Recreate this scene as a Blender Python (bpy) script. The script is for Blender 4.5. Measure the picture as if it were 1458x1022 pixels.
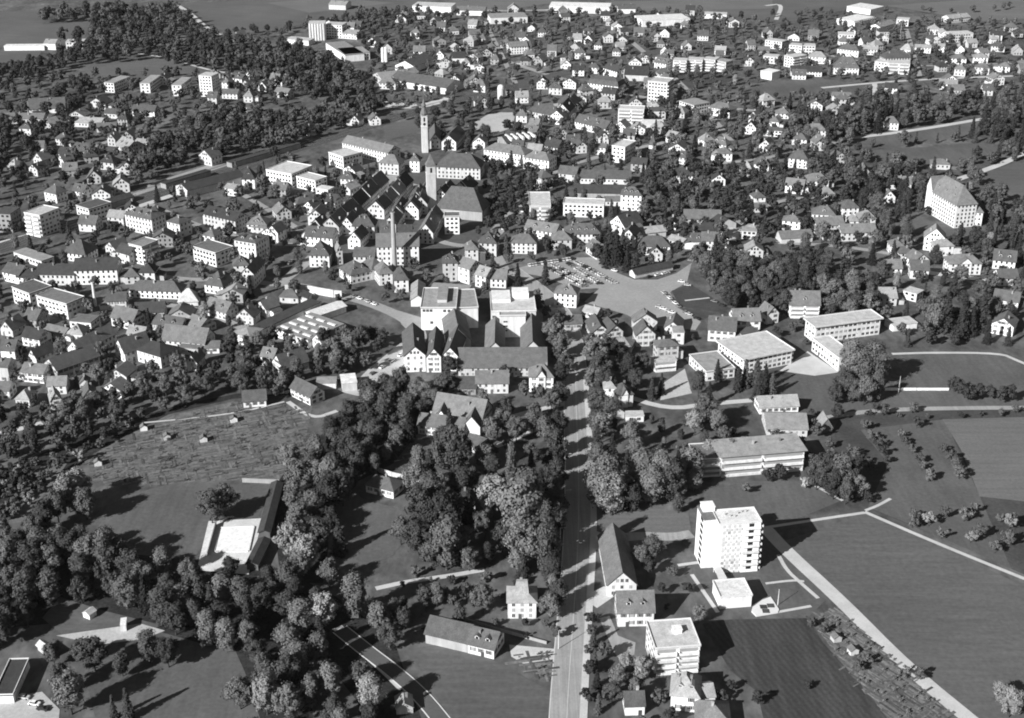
import bpy, math, random
import numpy as np

# ------------------------------------------------------------------ camera, sky, sun, exposure
scene = bpy.context.scene
for o in list(bpy.data.objects):
    bpy.data.objects.remove(o)
COL = scene.collection

CAM_H, FOC, PITCH, PW, PH = 295.0, 1900.0, math.radians(25.0), 1458.0, 1022.0
cam = bpy.data.cameras.new('camera')
cam_o = bpy.data.objects.new('camera', cam)
COL.objects.link(cam_o)
cam_o.location = (0, 0, CAM_H)
cam_o.rotation_euler = (math.pi / 2 - PITCH, 0, 0)
cam.sensor_fit = 'HORIZONTAL'
cam.sensor_width = 36.0
cam.lens = 36.0 * FOC / PW
cam.clip_start = 1.0
cam.clip_end = 30000.0
scene.camera = cam_o

SUN_EL, SUN_AZ = math.radians(29.0), math.radians(226.0)     # azimuth clockwise from +Y
world = bpy.data.worlds.new('World')
scene.world = world
world.use_nodes = True
nt = world.node_tree
nt.nodes.clear()
sky = nt.nodes.new('ShaderNodeTexSky')
sky.sky_type = 'NISHITA'
sky.sun_disc = False
sky.sun_elevation = SUN_EL
sky.sun_rotation = SUN_AZ
sky.altitude = 500
sky.air_density = 0.6
sky.dust_density = 0.4
bw = nt.nodes.new('ShaderNodeRGBToBW')            # black-and-white film
bg = nt.nodes.new('ShaderNodeBackground')
bg.inputs[1].default_value = 0.065
wo = nt.nodes.new('ShaderNodeOutputWorld')
nt.links.new(sky.outputs[0], bw.inputs[0])
nt.links.new(bw.outputs[0], bg.inputs[0])
nt.links.new(bg.outputs[0], wo.inputs[0])

sun = bpy.data.lights.new('sun', 'SUN')
sun.energy = 5.0
sun.angle = math.radians(0.5)
sun.color = (1, 1, 1)
sun_o = bpy.data.objects.new('sun', sun)
COL.objects.link(sun_o)
sun_o.location = (-300, -300, 400)
sun_o.rotation_euler = (math.pi / 2 - SUN_EL, 0, -SUN_AZ + math.pi)

vs = scene.view_settings
vs.view_transform = 'Standard'
vs.look = 'None'
vs.exposure = 0.6
vs.gamma = 1.0
vs.use_curve_mapping = False
scene.cycles.max_bounces = 4
scene.cycles.diffuse_bounces = 2
scene.cycles.glossy_bounces = 2
scene.cycles.filter_width = 1.9

# ------------------------------------------------------------------ survey: points read on the photograph -> the ground they stand on
SHEETS = {0: (0, 0, 1.0)}
for r_, y_ in enumerate((0, 240, 480)):
    for c_, x_ in enumerate((0, 350, 700, 1058)):
        SHEETS[1 + r_ * 4 + c_] = (x_, y_, 3.645)
for c_, x_ in enumerate((0, 350, 700, 1028)):
    SHEETS[13 + c_] = (x_, 720, 3.3837)
SHEETS.update({17: (960, 700, 5.832), 18: (570, 380, 5.832), 19: (940, 560, 5.832), 20: (410, 280, 5.832)})
CP, SP = math.cos(PITCH), math.sin(PITCH)


def px(s, x, y):
    X, Y, k = SHEETS[s]
    return X + x / k, Y + y / k


def ground(x, y, z=0.0):
    u = (x - PW / 2) / FOC
    v = (y - PH / 2) / FOC
    t = (z - CAM_H) / (-SP - v * CP)
    return np.array((t * u, t * (CP - v * SP)))


def at(s, x, y, z=0.0):
    return ground(*px(s, x, y), z)


def to_px(X, Y, Z=0.0):
    dz = Z - CAM_H
    depth = Y * CP - dz * SP
    return PW / 2 + FOC * X / depth, PH / 2 - FOC * (Y * SP + dz * CP) / depth


# ------------------------------------------------------------------ object helpers
rng = random.Random(11)
nrng = np.random.default_rng(11)
GEN_MESH = {}


def link(o, parent=None):
    COL.objects.link(o)
    if parent is not None:
        o.parent = parent
    return o


def mesh(name, verts, faces, mats, mi=None, smooth=False):
    me = bpy.data.meshes.new(name)
    me.from_pydata(verts, [], faces)
    for m in (mats if isinstance(mats, (list, tuple)) else [mats]):
        me.materials.append(m)
    if mi is not None:
        me.polygons.foreach_set('material_index', mi)
    if smooth:
        me.polygons.foreach_set('use_smooth', [True] * len(me.polygons))
    return me


def obj(name, me, parent=None, loc=None, rz=0.0):
    o = bpy.data.objects.new(name, me)
    if loc is not None:
        o.location = loc
    if rz:
        o.rotation_euler = (0, 0, rz)
    return link(o, parent)


def empty(name, loc, rz=0.0):
    o = bpy.data.objects.new(name, None)
    o.empty_display_size = 0.5
    o.location = loc
    o.rotation_euler = (0, 0, rz)
    return link(o)


def tag(o, label=None, cat=None, group=None, kind=None):
    if label: o['label'] = label
    if cat: o['category'] = cat
    if group: o['group'] = group
    if kind: o['kind'] = kind
    return o


class MB:
    """collects simple solids into one mesh"""
    def __init__(s):
        s.v, s.f, s.m = [], [], []

    def poly(s, vs, fs, m=0):
        b = len(s.v)
        s.v += [tuple(map(float, p)) for p in vs]
        for f in fs:
            s.f.append(tuple(b + i for i in f))
            s.m.append(m)

    def box(s, x0, x1, y0, y1, z0, z1, m=0):
        s.poly([(x0, y0, z0), (x1, y0, z0), (x1, y1, z0), (x0, y1, z0), (x0, y0, z1), (x1, y0, z1), (x1, y1, z1), (x0, y1, z1)],
               [(3, 2, 1, 0), (4, 5, 6, 7), (0, 1, 5, 4), (1, 2, 6, 5), (2, 3, 7, 6), (3, 0, 4, 7)], m)

    def lathe(s, prof, n=12, cx=0, cy=0, m=0, cap=True):
        vs = [(cx + r * math.cos(2 * math.pi * i / n), cy + r * math.sin(2 * math.pi * i / n), z) for r, z in prof for i in range(n)]
        fs = [(j * n + i, j * n + (i + 1) % n, (j + 1) * n + (i + 1) % n, (j + 1) * n + i) for j in range(len(prof) - 1) for i in range(n)]
        if cap:
            fs.append(tuple(range((len(prof) - 1) * n, len(prof) * n)))
        s.poly(vs, fs, m)

    def slab(s, vs, fs, t, m=0):
        """faces given from above, thickened downwards by t"""
        n = len(vs)
        low = [(x, y, z - t) for x, y, z in vs]
        edges = {}
        for f in fs:
            for a, b in zip(f, f[1:] + f[:1]):
                if (b, a) in edges:
                    del edges[(b, a)]
                else:
                    edges[(a, b)] = 1
        s.poly(list(vs) + low, [tuple(f) for f in fs] + [tuple(n + i for i in reversed(f)) for f in fs] + [(b, a, n + a, n + b) for a, b in edges], m)

    def tube(s, p, q, r0, r1, n=6, m=0):
        p, q = np.array(p, float), np.array(q, float)
        d = q - p
        d = d / np.linalg.norm(d)
        a = np.cross(d, (0, 0, 1) if abs(d[2]) < .9 else (1, 0, 0))
        a /= np.linalg.norm(a)
        b = np.cross(d, a)
        vs = [c + r * (math.cos(2 * math.pi * i / n) * a + math.sin(2 * math.pi * i / n) * b) for c, r in ((p, r0), (q, r1)) for i in range(n)]
        s.poly(vs, [(i, n + i, n + (i + 1) % n, (i + 1) % n) for i in range(n)] + [tuple(range(n)), tuple(range(2 * n - 1, n - 1, -1))], m)

    def mesh(s, name, mats, smooth=False):
        return mesh(name, s.v, s.f, mats, s.m, smooth)

    def build(s, name, mats, parent=None, smooth=False):
        return obj(name, s.mesh(name, mats, smooth), parent)


# ------------------------------------------------------------------ materials (all greys: the photograph is black and white)
def node(nt, t, **kw):
    n = nt.nodes.new(t)
    for k, v in kw.items():
        setattr(n, k, v)
    return n


def grey(v):
    return (v, v, v, 1)


def mat(name, tone, var=0.25, scale=0.3, rough=0.9, coord='position', detail=5.0, obj_rand=0.0, island=0.0,
        bump=0.0, stripes=None, streak=None, spec=0.2, scale2=None, var2=0.0):
    m = bpy.data.materials.new(name)
    m.use_nodes = True
    t = m.node_tree
    b = t.nodes['Principled BSDF']
    b.inputs['Roughness'].default_value = rough
    b.inputs['Specular IOR Level'].default_value = spec
    L = t.links.new
    if coord == 'position':
        src = node(t, 'ShaderNodeNewGeometry').outputs['Position']
    else:
        src = node(t, 'ShaderNodeTexCoord').outputs['Object']
    val = None

    def mul(a, c):
        n = node(t, 'ShaderNodeMath', operation='MULTIPLY')
        if a is None:
            n.inputs[0].default_value = tone
        else:
            L(a, n.inputs[0])
        L(c, n.inputs[1])
        return n.outputs[0]

    def span(sock, lo, hi, a=0.3, c=0.7):
        n = node(t, 'ShaderNodeMapRange')
        L(sock, n.inputs[0])
        n.inputs[1].default_value, n.inputs[2].default_value = a, c
        n.inputs[3].default_value, n.inputs[4].default_value = lo, hi
        return n.outputs[0]

    def noise(sc, det=5.0, vec=None):
        n = node(t, 'ShaderNodeTexNoise')
        n.inputs['Scale'].default_value = sc
        n.inputs['Detail'].default_value = det
        n.inputs['Roughness'].default_value = 0.65
        L(vec or src, n.inputs['Vector'])
        return n.outputs[0]

    n1 = noise(scale, detail)
    if var:
        val = mul(val, span(n1, 1 - var, 1 + var))
    if scale2:
        val = mul(val, span(noise(scale2, 4.0), 1 - var2, 1 + var2))
    if streak:
        mp = node(t, 'ShaderNodeMapping')
        L(src, mp.inputs[0])
        mp.inputs['Scale'].default_value = streak[1]
        mp.inputs['Rotation'].default_value = (0, 0, streak[2] if len(streak) > 2 else 0)
        val = mul(val, span(noise(1.0, 3.0, mp.outputs[0]), 1 - streak[0], 1 + streak[0]))
    if stripes:                      # amplitude, period in metres, direction
        mp = node(t, 'ShaderNodeMapping')
        L(src, mp.inputs[0])
        mp.inputs['Rotation'].default_value = (0, 0, stripes[2])
        w = node(t, 'ShaderNodeTexWave')
        w.inputs['Scale'].default_value = 0.314 / stripes[1] * 1.0
        w.inputs['Distortion'].default_value = 1.5
        w.inputs['Detail'].default_value = 3
        L(mp.outputs[0], w.inputs[0])
        val = mul(val, span(w.outputs[1], 1 - stripes[0], 1 + stripes[0], 0, 1))
    if obj_rand:
        val = mul(val, span(node(t, 'ShaderNodeObjectInfo').outputs['Random'], 1 - obj_rand, 1 + obj_rand, 0, 1))
    if island:
        val = mul(val, span(node(t, 'ShaderNodeNewGeometry').outputs['Random Per Island'], 1 - island, 1 + island, 0, 1))
    if val is None:
        b.inputs['Base Color'].default_value = grey(tone)
    else:
        cc = node(t, 'ShaderNodeCombineColor')
        for i in range(3):
            L(val, cc.inputs[i])
        L(cc.outputs[0], b.inputs['Base Color'])
    if bump:
        bp = node(t, 'ShaderNodeBump')
        bp.inputs['Strength'].default_value = bump
        bp.inputs['Distance'].default_value = 0.3
        L(n1, bp.inputs['Height'])
        L(bp.outputs[0], b.inputs['Normal'])
    return m


M = {}
WALL = {'W': .70, 'C': .52, 'G': .32, 'D': .13}
for k, v in WALL.items():
    M['wall' + k] = mat('render_' + k.lower(), v, .08, .25, obj_rand=.16, streak=(.16, (.6, .6, .08)))
ROOF = {1: .05, 2: .095, 3: .15, 4: .27, 5: .48, 6: .66}
for k, v in ROOF.items():
    M['roof%d' % k] = mat('roof_tone_%d' % k, v, .22, .35, obj_rand=.18 if k < 5 else .08, streak=(.22, (2.2, 2.2, .5)), bump=.15, scale2=2.5, var2=.12)
M['trim'] = mat('pale_trim', .64, .05)
M['glass'] = mat('window_glass', .02, 0.0, rough=.12, spec=.5)
M['shutter'] = mat('painted_shutter', .12, .1, obj_rand=.5)
M['brick'] = mat('chimney_brick', .3, .3, 1.2, obj_rand=.4)
M['metal'] = mat('grey_metal', .35, .05, rough=.5)
M['blind'] = mat('blind_and_recess_shade', .3, .1)
M['curtain'] = mat('pale_curtain', .5, .1)
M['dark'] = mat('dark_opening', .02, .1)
M['concrete'] = mat('concrete', .55, .12, .4)
M['bark'] = mat('bark', .05, .3, 3.0)

G = {}
G['ground'] = mat('town_ground', .10, .5, .05, scale2=.012, var2=.4, detail=10, streak=(.3, (.25, .12, 1), .5))
G['grass'] = mat('meadow_grass', .107, .2, .012, detail=10, scale2=.5, var2=.16, bump=.3, streak=(.13, (.035, .35, 1), .85))
G['lawn'] = mat('lawn_grass', .104, .22, .025, detail=10, scale2=.6, var2=.16, streak=(.12, (.3, .04, 1), .5))
G['pale_grass'] = mat('dry_meadow', .14, .12, .02, detail=8, scale2=.8, var2=.15, streak=(.1, (.02, .4, 1), .5))
G['mown'] = mat('mown_meadow', .09, .10, .03, detail=8, stripes=(.05, 9, .7), scale2=.9, var2=.1)
G['dark_grass'] = mat('rough_grass', .062, .3, .06, detail=8, scale2=.7, var2=.25)
G['plough'] = mat('stubble_field', .052, .25, .03, detail=10, stripes=(.12, 2.2, -3.508), scale2=.8, var2=.2, streak=(.24, (.3, .015, 1), -3.508))
G['asphalt'] = mat('asphalt', .31, .14, .06, detail=8, scale2=1.0, var2=.1, streak=(.16, (.9, .012, 1), .06))
G['dark_asphalt'] = mat('dark_asphalt', .1, .14, .06, detail=8, scale2=1.0, var2=.1)
G['gravel'] = mat('gravel', .42, .16, .05, detail=8, scale2=.8, var2=.12)
G['paving'] = mat('pale_paving', .6, .16, .12, scale2=.9, var2=.12)
G['path'] = mat('path_gravel', .5, .14, .1, scale2=1.5, var2=.1)
G['ballast'] = mat('rail_ballast', .085, .2, .3)
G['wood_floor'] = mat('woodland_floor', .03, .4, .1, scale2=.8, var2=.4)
G['plaza'] = mat('plaza_gravel', .3, .14, .04, detail=8, scale2=.6, var2=.12)
G['garden'] = mat('garden_soil', .125, .35, .08, scale2=.5, var2=.4)

LEAF = {}
for nm, tone in (('leaf_dark', .064), ('leaf_mid', .112), ('leaf_pale', .19), ('leaf_bright', .3), ('needle', .034)):
    LEAF[nm] = mat(nm, tone, .22, .22, rough=.8, obj_rand=.36, island=.16, spec=.1)

# ------------------------------------------------------------------ the ground
LEVEL = [0]
KEEP_OUT = []          # paved or open polygons where no town tree may stand (plan coordinates)


def sheet(name, pts, m, s=0, level=1, keep=True, z=None):
    P = [at(s, x, y) for x, y in pts]
    zz = 0.03 * level if z is None else z
    LEVEL[0] += 1
    zz += 0.0007 * (LEVEL[0] % 30)
    a = sum(P[i - 1][0] * P[i][1] - P[i][0] * P[i - 1][1] for i in range(len(P)))
    if a < 0:
        P.reverse()
    o = obj(name, mesh(name, [(p[0], p[1], zz) for p in P], [tuple(range(len(P)))], G[m]))
    tag(o, kind='structure')
    if keep:
        KEEP_OUT.append(np.array(P))
    return o


def strip(name, pts, width, m, s=0, level=3, keep=True, kerb=None):
    """a road or path along a line of photo points"""
    C = np.array([at(s, x, y) for x, y in pts])
    if len(C) > 2:                                # round the corners
        for _ in range(2):
            Q = [C[0]]
            for a, b in zip(C[:-1], C[1:]):
                Q += [a * .75 + b * .25, a * .25 + b * .75]
            Q.append(C[-1])
            C = np.array(Q)
    T = np.gradient(C, axis=0)
    T /= np.linalg.norm(T, axis=1)[:, None]
    N = np.stack([-T[:, 1], T[:, 0]], 1)
    LEVEL[0] += 1
    zz = 0.03 * level + .0007 * (LEVEL[0] % 30)
    A, B = C + N * width / 2, C - N * width / 2
    n = len(C)
    vs = [(p[0], p[1], zz) for p in A] + [(p[0], p[1], zz) for p in B]
    fs = [(i, n + i, n + i + 1, i + 1) for i in range(n - 1)]
    o = tag(obj(name, mesh(name, vs, fs, G[m])), kind='structure')
    if kerb:
        for Cc, sg in ((A, 1), (B, -1)):
            mb = MB()
            for i in range(n - 1):
                p0, p1, n0, n1 = Cc[i], Cc[i + 1], N[i] * sg * .35, N[i + 1] * sg * .35
                mb.slab([(*p0, .14), (*p1, .14), (*(p1 + n1), .14), (*(p0 + n0), .14)] if sg < 0 else [(*p1, .14), (*p0, .14), (*(p0 + n0), .14), (*(p1 + n1), .14)], [(0, 1, 2, 3)], .2)
            mb.build('kerb', M['trim' if kerb == 'white' else 'concrete'], o)
    if keep:
        KEEP_OUT.append(np.concatenate([A, B[::-1]]))
    return o

R_ = 4500.0
tag(obj('ground', mesh('ground', [(-R_, -1500, 0), (R_, -1500, 0), (R_, 7500, 0), (-R_, 7500, 0)], [(0, 1, 2, 3)], G['ground'])), kind='structure')

# fields and lawns
sheet('field', [(1112, 772), (1231, 731), (1330, 775), (1600, 900), (1700, 1100), (1440, 1100), (1385, 1022), (1290, 944), (1205, 860)], 'grass', level=2)
sheet('stubble_field', [(1000, 888), (1040, 882), (1150, 880), (1172, 915), (1235, 985), (1290, 1060), (1100, 1080), (1078, 985), (1040, 955)], 'plough', level=2)
sheet('orchard_meadow', [(1195, 595), (1330, 580), (1600, 575), (1700, 830), (1560, 862), (1445, 812), (1340, 765), (1232, 722), (1190, 705), (1150, 680)], 'dark_grass', level=1, keep=False)
sheet('orchard_meadow', [(1225, 612), (1345, 597), (1392, 700), (1440, 810), (1340, 765), (1236, 722), (1265, 660)], 'lawn', level=2, keep=False)
sheet('pale_field', [(1342, 597), (1600, 590), (1700, 740), (1395, 707), (1368, 640)], 'pale_grass', level=3)
sheet('field', [(1272, 560), (1300, 505), (1420, 504), (1600, 530), (1600, 578), (1330, 582), (1230, 590), (1200, 575)], 'lawn', level=2)
sheet('lawn', [(1005, 700), (1060, 685), (1150, 685), (1200, 712), (1120, 745), (1085, 750), (1085, 730), (990, 720)], 'lawn', level=2)
sheet('lawn', [(1085, 752), (1110, 780), (1180, 850), (1150, 880), (1105, 875), (1065, 880), (1000, 850), (985, 815), (990, 780)], 'lawn', level=2)
sheet('lawn', [(1080, 560), (1150, 520), (1215, 540), (1250, 560), (1250, 590), (1150, 590)], 'lawn', level=1, keep=False)
sheet('lawn', [(490, 690), (520, 712), (560, 722), (600, 740), (560, 790), (520, 810), (470, 810), (465, 740)], 'lawn', level=2, keep=False)
sheet('lawn', [(580, 925), (640, 915), (715, 945), (785, 985), (780, 1022), (770, 1080), (650, 1080), (640, 1022)], 'grass', level=2)
sheet('meadow', [(160, 920), (240, 925), (330, 915), (350, 960), (370, 1022), (380, 1080), (150, 1080), (120, 960)], 'lawn', level=2, keep=False)
sheet('meadow', [(60, 880), (85, 850), (150, 870), (230, 890), (200, 905), (90, 905)], 'grass', level=2, keep=False)
sheet('meadow', [(125, 745), (150, 720), (200, 700), (262, 684), (330, 690), (385, 690), (370, 735), (300, 760), (280, 790), (200, 770)], 'lawn', level=2, keep=False)
sheet('meadow', [(20, 745), (0, 735), (30, 690), (75, 650), (95, 660), (70, 700), (60, 740)], 'pale_grass', level=2, keep=False)
sheet('lawn', [(470, 950), (440, 940), (450, 1080), (520, 1080), (510, 1000)], 'lawn', level=1, keep=False)
sheet('lawn', [(690, 690), (790, 615), (800, 700), (795, 800), (740, 760)], 'dark_grass', level=1, keep=False)
sheet('lawn', [(850, 720), (870, 715), (980, 730), (985, 760), (850, 752)], 'pale_grass', level=2, keep=False)
sheet('allotment_ground', [(118, 655), (180, 620), (240, 592), (330, 572), (445, 578), (432, 640), (398, 682), (330, 684), (230, 690), (150, 690)], 'garden', level=1)
sheet('allotment_ground', [(1152, 882), (1195, 862), (1290, 955), (1375, 1040), (1300, 1060), (1235, 985)], 'garden', level=1)
sheet('castle_court', [(1296, 300), (1330, 318), (1400, 322), (1405, 345), (1330, 345), (1285, 330)], 'grass', level=2)
sheet('old_town_street', [(470, 335), (560, 235), (640, 222), (690, 262), (690, 330), (620, 385), (500, 372)], 'ballast', level=1)  # dark tone stands in for the house shade lying in the streets
# far fields
sheet('pale_field', [(860, 2), (1100, -4), (1100, 12), (900, 16)], 'pale_grass', level=3)
sheet('pale_field', [(380, 4), (470, -4), (560, 4), (440, 18)], 'pale_grass', level=3)
sheet('pale_field', [(1260, 8), (1400, -2), (1560, 0), (1560, 20), (1400, 30)], 'pale_grass', level=3)
sheet('field', [(-60, 20), (85, 12), (60, 35), (130, 30), (120, 55), (60, 66), (-60, 68)], 'grass', level=2)
sheet('field', [(-60, 72), (60, 70), (50, 95), (-60, 102)], 'grass', level=2)
sheet('field', [(110, 92), (180, 82), (250, 85), (330, 105), (280, 110), (140, 118)], 'grass', level=2, keep=False)
sheet('field', [(265, 4), (560, -8), (620, 6), (600, 15), (480, 25), (380, 45), (300, 40)], 'grass', level=2)
sheet('pale_field', [(620, 4), (740, -6), (800, 2), (720, 14), (640, 18)], 'pale_grass', level=3)
sheet('field', [(1100, -10), (1600, -20), (1600, 30), (1450, 35), (1380, 10), (1230, 8), (1120, 32), (1080, 32), (1000, 22)], 'grass', level=2)
sheet('field', [(1060, 128), (1100, 116), (1170, 112), (1245, 122), (1230, 135), (1060, 142)], 'lawn', level=2)
sheet('field', [(1205, 198), (1390, 172), (1395, 190), (1300, 205), (1260, 212)], 'lawn', level=2)
sheet('field', [(1385, 250), (1445, 232), (1520, 228), (1520, 330), (1445, 300)], 'grass', level=2)
sheet('field', [(1210, 215), (1390, 205), (1440, 212), (1360, 236), (1300, 238), (1240, 228)], 'lawn', level=1)
sheet('field', [(-80, -40), (1540, -40), (1540, -6), (-80, -4)], 'grass', level=1)
sheet('sports_ground', [(665, 180), (700, 160), (735, 160), (728, 182), (700, 192)], 'gravel', level=2)
sheet('rail_meadow', [(545, 180), (600, 165), (605, 185), (550, 200)], 'grass', level=2, keep=False)
sheet('sports_ground', [(860, 115), (1000, 95), (1060, 112), (1040, 130)], 'dark_grass', level=1, keep=False)
# woodland floor
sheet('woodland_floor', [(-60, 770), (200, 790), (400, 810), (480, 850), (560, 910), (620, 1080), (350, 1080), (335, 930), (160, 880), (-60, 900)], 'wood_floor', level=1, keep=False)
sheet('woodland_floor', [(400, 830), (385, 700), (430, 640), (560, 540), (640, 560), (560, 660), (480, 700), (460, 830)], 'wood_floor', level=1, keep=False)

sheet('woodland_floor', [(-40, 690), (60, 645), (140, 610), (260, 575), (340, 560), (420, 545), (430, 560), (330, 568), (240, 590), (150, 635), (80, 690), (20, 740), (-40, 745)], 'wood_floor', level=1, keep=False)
# plaza, yards
sheet('plaza', [(728, 384), (765, 374), (815, 367), (848, 366), (865, 383), (903, 398), (936, 398), (963, 389), (985, 374), (978, 402), (954, 416), (965, 438), (998, 458), (990, 470), (920, 462), (892, 448), (832, 430), (853, 411), (818, 404), (780, 382)], 'plaza', level=2)
sheet('car_park', [(728, 386), (765, 376), (846, 368), (868, 398), (852, 410), (822, 412), (775, 394)], 'plaza', level=1)
sheet('green', [(956, 414), (982, 404), (1010, 421), (1042, 440), (1020, 444), (968, 436)], 'dark_grass', level=2)
sheet('green', [(968, 438), (1018, 446), (1000, 456), (985, 450)], 'dark_grass', level=2)
sheet('factory_yard', [(578, 482), (590, 470), (592, 500), (560, 535), (545, 552), (510, 564), (486, 558), (505, 545), (525, 525)], 'gravel', level=2)
sheet('school_terrace', [(945, 545), (975, 525), (985, 560), (940, 570)], 'gravel', level=2)
sheet('pool_terrace', [(297, 742), (374, 738), (354, 818), (280, 812)], 'paving', level=3)
sheet('gravel_yard', [(80, 905), (150, 895), (200, 888), (235, 898), (205, 910), (140, 918)], 'gravel', level=3)
sheet('yard', [(-60, 985), (30, 990), (60, 985), (85, 1010), (80, 1080), (-60, 1080)], 'gravel', level=3)
sheet('drive', [(725, 918), (800, 925), (795, 938), (745, 945), (728, 935)], 'path', level=3)
sheet('drive', [(818, 775), (845, 755), (875, 765), (860, 785)], 'path', level=3)
sheet('drive', [(828, 850), (860, 835), (885, 842), (850, 866)], 'path', level=3)
sheet('apartment_yard', [(853, 880), (868, 877), (880, 905), (905, 915), (900, 960), (875, 930)], 'asphalt', level=2)
sheet('school_yard', [(1110, 528), (1150, 500), (1195, 530), (1160, 535)], 'path', level=2)

# roads
strip('main_road', [(806, 1060), (808, 1000), (815, 900), (822, 800), (825, 700), (821, 600), (819, 520), (812, 470), (795, 440), (770, 415), (728, 385)], 11.5, 'asphalt', level=4, kerb='concrete')
strip('lit_streak_line', [(806, 1060), (808, 1000), (815, 900), (822, 800), (825, 700), (821, 600), (819, 520)], .3, 'path', level=6, keep=False)  # pale line painted in for the sunlit streak along the road
strip('pavement', [(829, 1060), (832, 990), (838, 880), (846, 760), (844, 690), (838, 600), (834, 540)], 2.6, 'path', level=5)
strip('avenue', [(690, 345), (712, 325), (745, 290), (770, 262), (790, 240)], 10, 'asphalt', level=3)
strip('farm_road', [(1090, 752), (1118, 783), (1200, 858), (1290, 950), (1400, 1040)], 6.0, 'path', level=4)
strip('footpath', [(1085, 752), (1150, 742), (1231, 730)], 1.8, 'path', level=4)
strip('footpath', [(1231, 729), (1330, 772), (1445, 819), (1560, 864)], 2.0, 'path', level=5)
strip('footpath', [(1232, 727), (1250, 720), (1268, 710)], 1.5, 'path', level=4)
strip('footpath', [(1150, 686), (1200, 713)], 1.5, 'path', level=4)
strip('footpath', [(1108, 790), (1120, 812), (1140, 830), (1165, 852)], 1.6, 'path', level=4)
strip('footpath', [(1090, 831), (1130, 826), (1145, 828)], 1.3, 'path', level=4)
strip('footpath', [(1105, 872), (1155, 863)], 1.4, 'path', level=4)
strip('footpath', [(965, 805), (1000, 800), (1020, 803)], 1.8, 'path', level=4)
strip('footpath', [(985, 818), (1000, 840), (1022, 872)], 1.6, 'path', level=4)
strip('park_road', [(484, 896), (520, 925), (560, 955), (600, 990), (640, 1040)], 5.6, 'dark_asphalt', level=3, kerb='white')
strip('footpath', [(480, 893), (515, 925), (545, 950), (575, 980)], 4.0, 'path', level=2)
strip('park_path', [(535, 838), (580, 828), (640, 820), (690, 811)], 2.6, 'path', level=3)
strip('park_path', [(690, 606), (745, 588), (800, 576), (815, 572)], 3.5, 'path', level=3)
strip('park_path', [(706, 636), (740, 622), (798, 596)], 3.0, 'path', level=3)
strip('road', [(1270, 504), (1330, 502), (1425, 503), (1445, 512), (1500, 535)], 2.4, 'path', level=4)
strip('road', [(1200, 198), (1300, 186), (1395, 170), (1450, 160)], 6.0, 'path', level=4)
strip('road', [(1362, 256), (1400, 243), (1430, 232), (1470, 212)], 6.0, 'path', level=4)
strip('road', [(1150, 402), (1250, 395), (1300, 384), (1345, 392), (1425, 400), (1480, 398)], 6.0, 'path', level=3)
strip('road', [(1175, 595), (1250, 583), (1445, 580), (1560, 582)], 4.0, 'asphalt', level=3)
strip('road', [(250, 6), (270, 18), (300, 45), (320, 52)], 6, 'path', level=4)
strip('road', [(195, 76), (240, 82), (290, 98), (330, 105)], 3.5, 'path', level=4)
strip('road', [(1170, 125), (1245, 118), (1270, 116), (1340, 112), (1445, 108)], 5.0, 'path', level=4)
strip('road', [(1246, 140), (1245, 118)], 5.0, 'path', level=4)
strip('road', [(620, 6), (660, 14), (750, 16), (900, 8)], 9.0, 'asphalt', level=4)
strip('road', [(985, 372), (1000, 350), (1050, 322), (1066, 300)], 6, 'asphalt', level=3)
strip('road', [(0, 346), (60, 330), (140, 312), (210, 290), (262, 272)], 6, 'path', level=3)
strip('road', [(540, 145), (560, 152), (600, 152), (640, 140)], 12, 'path', level=4)
strip('road', [(0, 617), (40, 608), (60, 602)], 4, 'path', level=3)
strip('footpath', [(410, 572), (445, 597), (480, 585)], 2.6, 'path', level=4)
strip('footpath', [(205, 602), (330, 590), (405, 572)], 1.3, 'path', level=4)
strip('footpath', [(1062, 480), (1040, 470), (1030, 462)], 2, 'path', level=4)
strip('footpath', [(975, 428), (1010, 424)], 1.6, 'path', level=4)
strip('road', [(392, 408), (430, 380), (455, 355), (500, 310), (560, 250)], 7, 'plaza', level=3)
strip('road', [(400, 402), (460, 414), (530, 432), (580, 455), (600, 475), (592, 495)], 8, 'plaza', level=4)
sheet('factory_forecourt', [(560, 440), (600, 452), (605, 468), (590, 480), (572, 462)], 'plaza', level=2)
strip('road', [(880, 560), (950, 583), (1010, 575), (1070, 570)], 4, 'path', level=3)
strip('road', [(845, 775), (900, 762), (960, 765), (985, 760)], 6, 'asphalt', level=3)
strip('road', [(1090, 8), (1115, 5), (1105, 28)], 5, 'path', level=4)
for pts_, w_ in (([(0, 395), (90, 388), (170, 380), (260, 400), (330, 395), (390, 405)], 6), ([(120, 470), (200, 430), (290, 440), (350, 470)], 5), ([(60, 540), (130, 500), (200, 470)], 5), ([(210, 290), (300, 330), (400, 350), (450, 345)], 6),
                 ([(300, 252), (370, 290), (430, 330)], 5), ([(900, 60), (960, 110), (1000, 150), (1040, 200)], 6), ([(640, 60), (760, 100), (860, 130), (1000, 150), (1100, 160)], 7), ([(760, 250), (860, 220), (960, 200)], 6),
                 ([(1000, 235), (1100, 225), (1200, 200)], 5), ([(1070, 300), (1130, 280), (1200, 285), (1290, 300)], 5), ([(1100, 345), (1200, 350), (1290, 365)], 5), ([(720, 385), (700, 350), (640, 350), (600, 330)], 6),
                 ([(690, 30), (720, 90), (740, 130)], 5), ([(1120, 60), (1200, 85), (1300, 95), (1440, 90)], 5), ([(1290, 40), (1310, 110)], 5), ([(30, 230), (120, 215), (180, 190)], 5), ([(480, 230), (560, 255), (610, 270)], 6)):
    strip('street', pts_, w_, 'plaza', level=2)
strip('railway', [(-60, 372), (110, 318), (200, 282), (300, 252), (440, 205), (620, 150), (720, 128), (820, 98), (1000, 60)], 16, 'ballast', level=4)
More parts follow.
